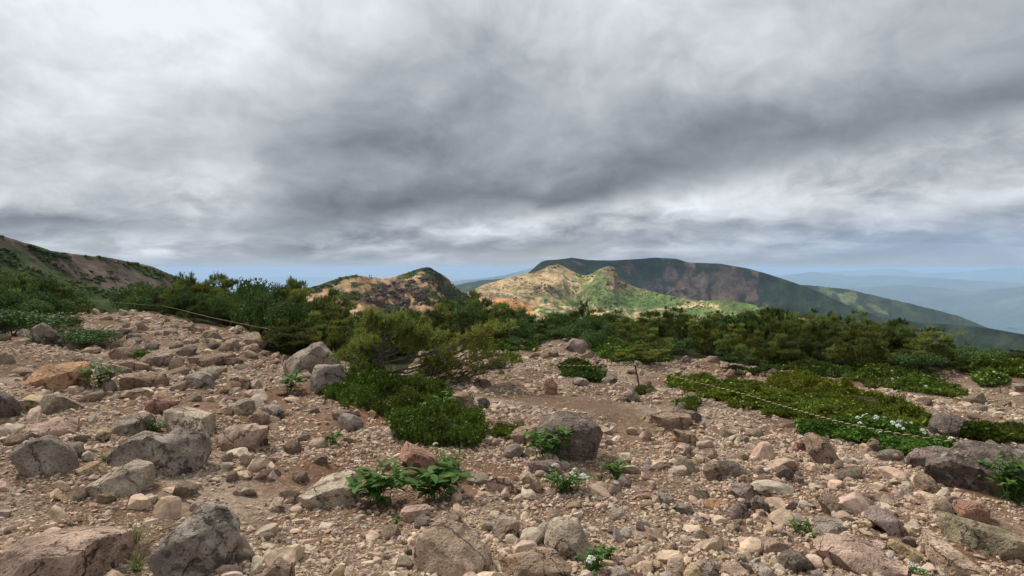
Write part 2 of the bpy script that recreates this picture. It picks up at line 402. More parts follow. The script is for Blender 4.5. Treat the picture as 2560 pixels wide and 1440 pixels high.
# ---------------------------------------------------------------- hills and mountains
def hill(name, label, sky, dist, L, drop, colour, ncol=260, nrow=90, p=1.0, amp=6.0, gs=40.0, gul=0.5, rough=1.2, material=None, back=True, edge_amp=1.0):
    """sky: skyline (px,py); dist: distance table over px; the near slope runs L metres towards us and drops `drop`"""
    px = np.linspace(sky[0][0], sky[-1][0], ncol); py = lerp_tab(sky)(px)
    py = py+edge_amp*rough*perlin(np.stack([px*.06, 0*px+3.3, 0*px], -1))+.6*edge_amp*rough*perlin(np.stack([px*.19, 0*px+9.3, 0*px], -1))
    D = lerp_tab(dist)(px)
    rays = np.array([ray(a, b_) for a, b_ in zip(px, py)]); hl = np.hypot(rays[:, 0], rays[:, 1])
    hx, hy, hz = rays[:, 0]/hl, rays[:, 1]/hl, rays[:, 2]/hl
    zr = CAM_Z+D*hz
    tf = np.linspace(0, 1, nrow); tb = np.linspace(1, .04, 14) if back else np.array([])
    Lc = L(px) if callable(L) else np.full(ncol, float(L)); dc = drop(px) if callable(drop) else np.full(ncol, float(drop))
    rows = []
    for t in tb: rows.append((D+Lc*t*1.3, zr-dc*t**1.15*.9, np.full(ncol, -t)))
    for t in tf: rows.append((D-Lc*t, zr-dc*(p(px, t) if callable(p) else t**p), np.full(ncol, t)))
    H = np.array([r_[0] for r_ in rows]); Z = np.array([r_[1] for r_ in rows]); Tt = np.array([r_[2] for r_ in rows])
    kw = max(3, ncol//11)|1; zs = np.convolve(np.pad(zr, kw//2, mode='edge'), np.ones(kw)/kw, 'valid')      # below the crest the slope evens out along the hill
    Z = Z+(zs-zr)[None, :]*smooth(np.abs(Tt), .02, .40)
    X = H*hx; Y = H*hy
    arc = np.cumsum(np.concatenate([[0], np.hypot(np.diff(D*hx), np.diff(D*hy))]))
    A = np.broadcast_to(arc, H.shape)
    Q = np.stack([A/gs, Tt*L_mean(Lc)/gs*.35, 0*A], -1).reshape(-1, 3)
    P3 = np.stack([X/gs, Y/gs, Z/gs], -1).reshape(-1, 3)
    Q = Q+.35*np.stack([fbm(P3*1.3+2, 2), 0*P3[:, 0], 0*P3[:, 0]], -1)
    gully = ridged(Q, 4).reshape(H.shape)-.5
    gen = fbm(P3*1.7, 4).reshape(H.shape)
    ramp = smooth(np.abs(Tt), 0.0, .22)
    nz = gul*gully+(1-gul)*gen; nz = np.where(Tt < 0, np.minimum(nz, 0)*.3, np.where(Tt < .3, np.minimum(nz, .1), nz))
    Z = Z+amp*ramp*nz
    V = np.stack([X, Y, Z], -1).reshape(-1, 3)
    qx, qy, _ = project(V)
    cc = colour(qx, qy, Tt.ravel(), gully.ravel(), gen.ravel(), V)
    me = mesh_np(name, V, tri_band(H.shape), material or M_HILL, cc)
    o = add(name, me); o['kind'] = 'structure'; o['label'] = label
    return o, V.reshape(H.shape+(3,)), Tt
def L_mean(a): return float(np.mean(a))
def blobs(qx, qy, lst, nz=None):
    m_ = np.zeros(qx.shape)
    for (cx, cy, sx, sy, rot) in lst:
        c, s_ = math.cos(rot), math.sin(rot); u = (qx-cx)*c+(qy-cy)*s_; v = -(qx-cx)*s_+(qy-cy)*c
        m_ = np.maximum(m_, 1-np.hypot(u/sx, v/sy)*.5)
    if nz is not None: m_ = m_+nz
    return m_
def mixc(c, col, f): return c+(np.array(col)-c)*np.clip(f, 0, 1)[:, None]

G_DARK = (.026, .040, .020); G_MID = (.055, .078, .028); G_LITE = (.115, .165, .05); OCHRE = (.46, .295, .155); PALE = (.47, .33, .19); RUST = (.48, .24, .095); CRAG = (.12, .085, .062); BROWN = (.155, .115, .085)

def c_left(qx, qy, t, g, n, V):
    P = V/5.0; c = np.tile(np.array([.098, .075, .060]), (len(V), 1))
    f1 = fbm(V/7.0, 4); f2 = fbm(V/2.2+4, 3)
    c = mixc(c, (.135, .105, .082), smooth(f2, .0, .5))
    c = mixc(c, (.075, .062, .055), smooth(f1, .1, .4)*.8)
    low = (qy-np.interp(qx, [0, 150, 300, 450], [632, 690, 735, 745]))/25+f1*1.6
    c = mixc(c, (.050, .070, .024), smooth(low, -.3, .5))
    c = mixc(c, (.045, .058, .024), smooth(blobs(qx, qy, [(105, 628, 40, 16, .2), (230, 642, 45, 6, .1), (370, 680, 45, 14, .5), (440, 700, 30, 12, .5), (20, 640, 60, 25, .3)], f1*.35), .45, .6))
    return c
left_sky = [(-420, 520), (-200, 556), (0, 588), (40, 600), (90, 614), (130, 627), (200, 637), (265, 643), (330, 655), (385, 667), (420, 684), (490, 706), (560, 728), (700, 750), (820, 800)]
HL, VL, TL = hill('hillside', 'bare brown gravel slope dotted with low scrub', left_sky, [(-420, 95), (0, 120), (500, 150), (820, 170)], 70, 26, c_left, 300, 90, .9, 1.6, 14, .35, 1.0)

def c_ridge(qx, qy, t, g, n, V):
    f1 = fbm(V/16.0, 4); f2 = fbm(V/5.0+4, 4)
    c = np.tile(np.array(OCHRE)*.80, (len(V), 1))
    c = mixc(c, (.50, .36, .225), smooth(f2, -.1, .5)); c = mixc(c, (.36, .19, .115), smooth(f1, .15, .5)*.6)
    c = mixc(c, G_MID, smooth(blobs(qx, qy, [(800, 712, 75, 14, -.35), (870, 690, 38, 7, -.1), (1035, 680, 60, 8, -.4), (1075, 690, 22, 22, .6), (1120, 722, 50, 16, .75), (870, 738, 40, 9, 0), (890, 712, 22, 6, 0), (960, 762, 40, 8, .2),
                                              (1150, 752, 60, 28, .5), (1020, 798, 60, 14, .3), (1010, 706, 24, 5, .2), (1040, 720, 22, 5, .3), (935, 714, 14, 5, 0), (1080, 735, 40, 7, .5)], f2*.4), .42, .55))
    c = mixc(c, CRAG, smooth(blobs(qx, qy, [(960, 735, 50, 24, -.1), (1000, 722, 30, 24, .2), (1040, 730, 36, 22, .5), (1000, 758, 40, 24, .3), (920, 748, 24, 12, 0), (1085, 700, 18, 24, .7), (1060, 745, 22, 16, .5), (1115, 706, 16, 12, .6)], f2*.55), .5, .62))
    c = mixc(c, (.030, .034, .022), smooth(blobs(qx, qy, [(1066, 674, 16, 8, 0), (1095, 690, 20, 8, .8)], f2*.4), .4, .6))
    return c
ridge_sky = [(640, 775), (700, 745), (760, 722), (800, 712), (840, 697), (880, 687), (905, 690), (925, 693), (960, 695), (985, 693), (1010, 683), (1040, 674), (1058, 668), (1072, 668), (1085, 675), (1100, 683), (1112, 690), (1124, 700), (1132, 712), (1160, 732), (1200, 757), (1300, 800), (1340, 820)]
HR, VR, TR = hill('ridge_hill', 'ochre ridge with green spurs and a dark crag below its pointed top', ridge_sky, [(640, 360), (900, 400), (1080, 420), (1340, 470)], 130, 62, c_ridge, 360, 120, .95, 8, 24, .6, 1.0)

def c_lit(qx, qy, t, g, n, V):  # yellow soil and light scrub; their paleness also carries the patch of sun
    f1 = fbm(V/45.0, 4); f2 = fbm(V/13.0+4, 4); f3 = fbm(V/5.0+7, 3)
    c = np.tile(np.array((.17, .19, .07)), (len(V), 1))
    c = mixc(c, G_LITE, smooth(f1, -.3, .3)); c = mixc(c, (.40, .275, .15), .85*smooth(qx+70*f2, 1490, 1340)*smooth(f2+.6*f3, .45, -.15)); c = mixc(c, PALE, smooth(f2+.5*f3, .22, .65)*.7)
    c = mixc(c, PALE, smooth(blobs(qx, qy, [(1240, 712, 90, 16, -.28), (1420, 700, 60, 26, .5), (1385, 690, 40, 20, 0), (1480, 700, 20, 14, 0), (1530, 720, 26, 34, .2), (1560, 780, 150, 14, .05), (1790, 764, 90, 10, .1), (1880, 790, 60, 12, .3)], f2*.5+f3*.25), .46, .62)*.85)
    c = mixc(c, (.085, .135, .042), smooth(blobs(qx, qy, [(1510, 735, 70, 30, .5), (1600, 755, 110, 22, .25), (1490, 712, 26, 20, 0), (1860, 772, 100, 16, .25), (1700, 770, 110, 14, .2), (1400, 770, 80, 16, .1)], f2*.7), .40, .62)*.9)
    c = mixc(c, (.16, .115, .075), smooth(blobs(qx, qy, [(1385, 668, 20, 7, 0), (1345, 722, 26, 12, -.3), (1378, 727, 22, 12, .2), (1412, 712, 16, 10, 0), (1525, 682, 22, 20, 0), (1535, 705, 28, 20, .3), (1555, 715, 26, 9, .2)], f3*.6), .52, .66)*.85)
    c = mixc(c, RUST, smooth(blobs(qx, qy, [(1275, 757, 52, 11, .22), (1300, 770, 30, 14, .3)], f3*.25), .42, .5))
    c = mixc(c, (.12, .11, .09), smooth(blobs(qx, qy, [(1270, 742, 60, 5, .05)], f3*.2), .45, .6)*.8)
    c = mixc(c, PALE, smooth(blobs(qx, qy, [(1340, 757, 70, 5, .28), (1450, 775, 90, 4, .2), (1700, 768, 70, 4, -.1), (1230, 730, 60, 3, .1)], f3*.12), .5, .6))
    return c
lit_sky = [(1100, 770), (1160, 735), (1210, 712), (1260, 697), (1310, 686), (1340, 680), (1358, 672), (1372, 665), (1395, 661), (1408, 665), (1425, 675), (1450, 687), (1465, 689), (1480, 684), (1495, 674), (1508, 669), (1522, 665), (1536, 668), (1546, 688), (1560, 702), (1585, 716), (1620, 727), (1700, 745), (1760, 752), (1800, 750), (1840, 753), (1900, 765), (1960, 780), (2050, 808), (2150, 850)]
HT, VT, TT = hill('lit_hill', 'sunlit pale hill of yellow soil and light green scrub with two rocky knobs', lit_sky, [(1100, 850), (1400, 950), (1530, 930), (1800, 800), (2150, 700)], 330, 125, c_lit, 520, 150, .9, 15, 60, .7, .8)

def c_mount(qx, qy, t, g, n, V):  # forest and cliff colours darkened to stand in for a cloud shadow
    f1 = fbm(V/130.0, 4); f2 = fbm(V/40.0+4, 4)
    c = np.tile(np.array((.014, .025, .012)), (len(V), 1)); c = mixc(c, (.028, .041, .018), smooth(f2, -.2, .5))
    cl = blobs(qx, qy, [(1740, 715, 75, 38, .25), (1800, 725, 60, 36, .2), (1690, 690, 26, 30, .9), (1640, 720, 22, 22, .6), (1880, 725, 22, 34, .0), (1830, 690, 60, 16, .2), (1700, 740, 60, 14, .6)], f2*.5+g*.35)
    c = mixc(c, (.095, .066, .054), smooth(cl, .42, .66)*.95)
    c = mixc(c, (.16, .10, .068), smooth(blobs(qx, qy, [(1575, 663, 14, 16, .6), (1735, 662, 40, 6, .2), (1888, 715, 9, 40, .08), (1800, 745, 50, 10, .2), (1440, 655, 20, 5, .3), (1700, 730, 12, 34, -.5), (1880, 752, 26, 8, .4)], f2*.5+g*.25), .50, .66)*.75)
    c = mixc(c, (.030, .028, .027), smooth(g, .0, .4)*smooth(cl, .40, .65)*.7); c = c*(1-.5*smooth(g, .05, .45))[:, None]  # dark streaks along the gully noise paint relief shading the soft sun lacks
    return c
mt_sky = [(1270, 712), (1310, 692), (1330, 674), (1352, 655), (1362, 651), (1400, 648), (1430, 644), (1470, 650), (1530, 651), (1600, 647), (1640, 644), (1690, 647), (1722, 656), (1800, 659), (1870, 671), (1920, 685), (1960, 698), (2030, 722), (2060, 736), (2130, 768), (2200, 793), (2300, 806), (2400, 812), (2480, 822), (2560, 836), (2700, 860)]
mtL = lerp_tab([(1270, 500), (1500, 700), (1900, 950), (2200, 1000), (2700, 900)]); mtd = lerp_tab([(1270, 200), (1500, 300), (1900, 420), (2200, 420), (2700, 380)])
def mtp(px, t): 
    k = np.interp(px, [1270, 1500, 1600, 1900, 2000, 2700], [.8, .7, .55, .6, .9, 1.0]); return t**k
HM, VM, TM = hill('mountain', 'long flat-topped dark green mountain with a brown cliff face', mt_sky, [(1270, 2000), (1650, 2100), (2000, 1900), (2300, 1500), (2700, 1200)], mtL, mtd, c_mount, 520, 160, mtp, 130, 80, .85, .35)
def c_green(qx, qy, t, g, n, V):
    f1 = fbm(V/160.0, 4); f2 = fbm(V/60.0+4, 4)
    c = np.tile(np.array((.024, .038, .020)), (len(V), 1)); c = mixc(c, (.045, .060, .028), smooth(f2, -.2, .5))
    return mixc(c, (.12, .145, .058), smooth(blobs(qx, qy, [(2110, 742, 60, 9, .45), (2180, 765, 50, 7, .5), (2075, 728, 30, 5, .3)], f2*.5), .45, .6)*.9)
hill('wooded_ridge', 'long wooded ridge running down to the plain behind the mountain', [(1900, 715), (2000, 712), (2060, 716), (2130, 725), (2200, 742), (2280, 760), (2340, 775), (2400, 791), (2430, 803), (2450, 812), (2480, 822), (2560, 850), (2700, 890)], [(1900, 3100), (2700, 2700)], 1400, 520, c_green, 260, 80, .95, 60, 150, .5, 1.1)
hill('dark_shoulder', 'low dark green shoulder of hill under the blue mountain', [(1050, 735), (1130, 714), (1200, 701), (1260, 696), (1330, 690), (1420, 690)], [(1050, 3800), (1420, 3800)], 900, 200, c_green, 90, 40, 1.0, 30, 150, .4, .7)
def c_blue(qx, qy, t, g, n, V):
    f1 = fbm(V/1500.0, 4); c = np.tile(np.array((.05, .075, .05)), (len(V), 1)); return mixc(c, (.10, .12, .07), smooth(f1, 0, .5))
hill('blue_mountain', 'hazy blue mountain shoulder far behind the hills', [(1020, 715), (1090, 704), (1140, 702), (1200, 697), (1260, 688), (1300, 678), (1340, 668), (1400, 662), (1500, 664), (1700, 700)], [(1020, 15000), (1700, 15000)], 4000, 900, c_blue, 120, 40, 1.0, 150, 1100, .4, .8, M_FAR)
hill('far_range', 'nearest of the hazy blue ranges beyond the plain', [(1700, 715), (1900, 700), (1960, 690), (2000, 684), (2030, 679), (2060, 682), (2120, 691), (2200, 688), (2300, 693), (2420, 700), (2560, 708), (2700, 712)], [(1700, 24000), (2700, 21000)], 5000, 900, c_blue, 160, 40, 1.0, 160, 1500, .4, 1.0, M_FAR)
hill('far_range', 'faint pale range along the far horizon', [(300, 700), (700, 692), (1100, 697), (1500, 690), (1900, 690), (2050, 681), (2150, 676), (2230, 672), (2330, 684), (2400, 680), (2460, 674), (2520, 668), (2620, 672), (2800, 680)], [(300, 42000), (2800, 36000)], 6000, 1300, c_blue, 200, 30, 1.0, 200, 2500, .4, 1.0, M_FAR)
hill('low_range', 'low wooded hills standing on the hazy plain', [(2000, 735), (2100, 722), (2200, 716), (2260, 712), (2330, 718), (2420, 728), (2500, 722), (2560, 716), (2700, 712)], [(2000, 17000), (2700, 15000)], 3500, 500, c_blue, 140, 36, 1.0, 120, 900, .4, 1.0, M_FAR)

# ---------------------------------------------------------------- boulders and stones
TINT = dict(tan=(0.465, 0.355, 0.264), pink=(0.437, 0.315, 0.253), grey=(0.314, 0.265, 0.226), pale=(0.475, 0.400, 0.314), dark=(0.171, 0.138, 0.119), orange=(0.475, 0.285, 0.165), brown=(0.299, 0.215, 0.156),
            yellow=(0.437, 0.335, 0.204), red=(0.342, 0.200, 0.145), purple=(0.261, 0.200, 0.182), moss=(0.275, 0.240, 0.160))
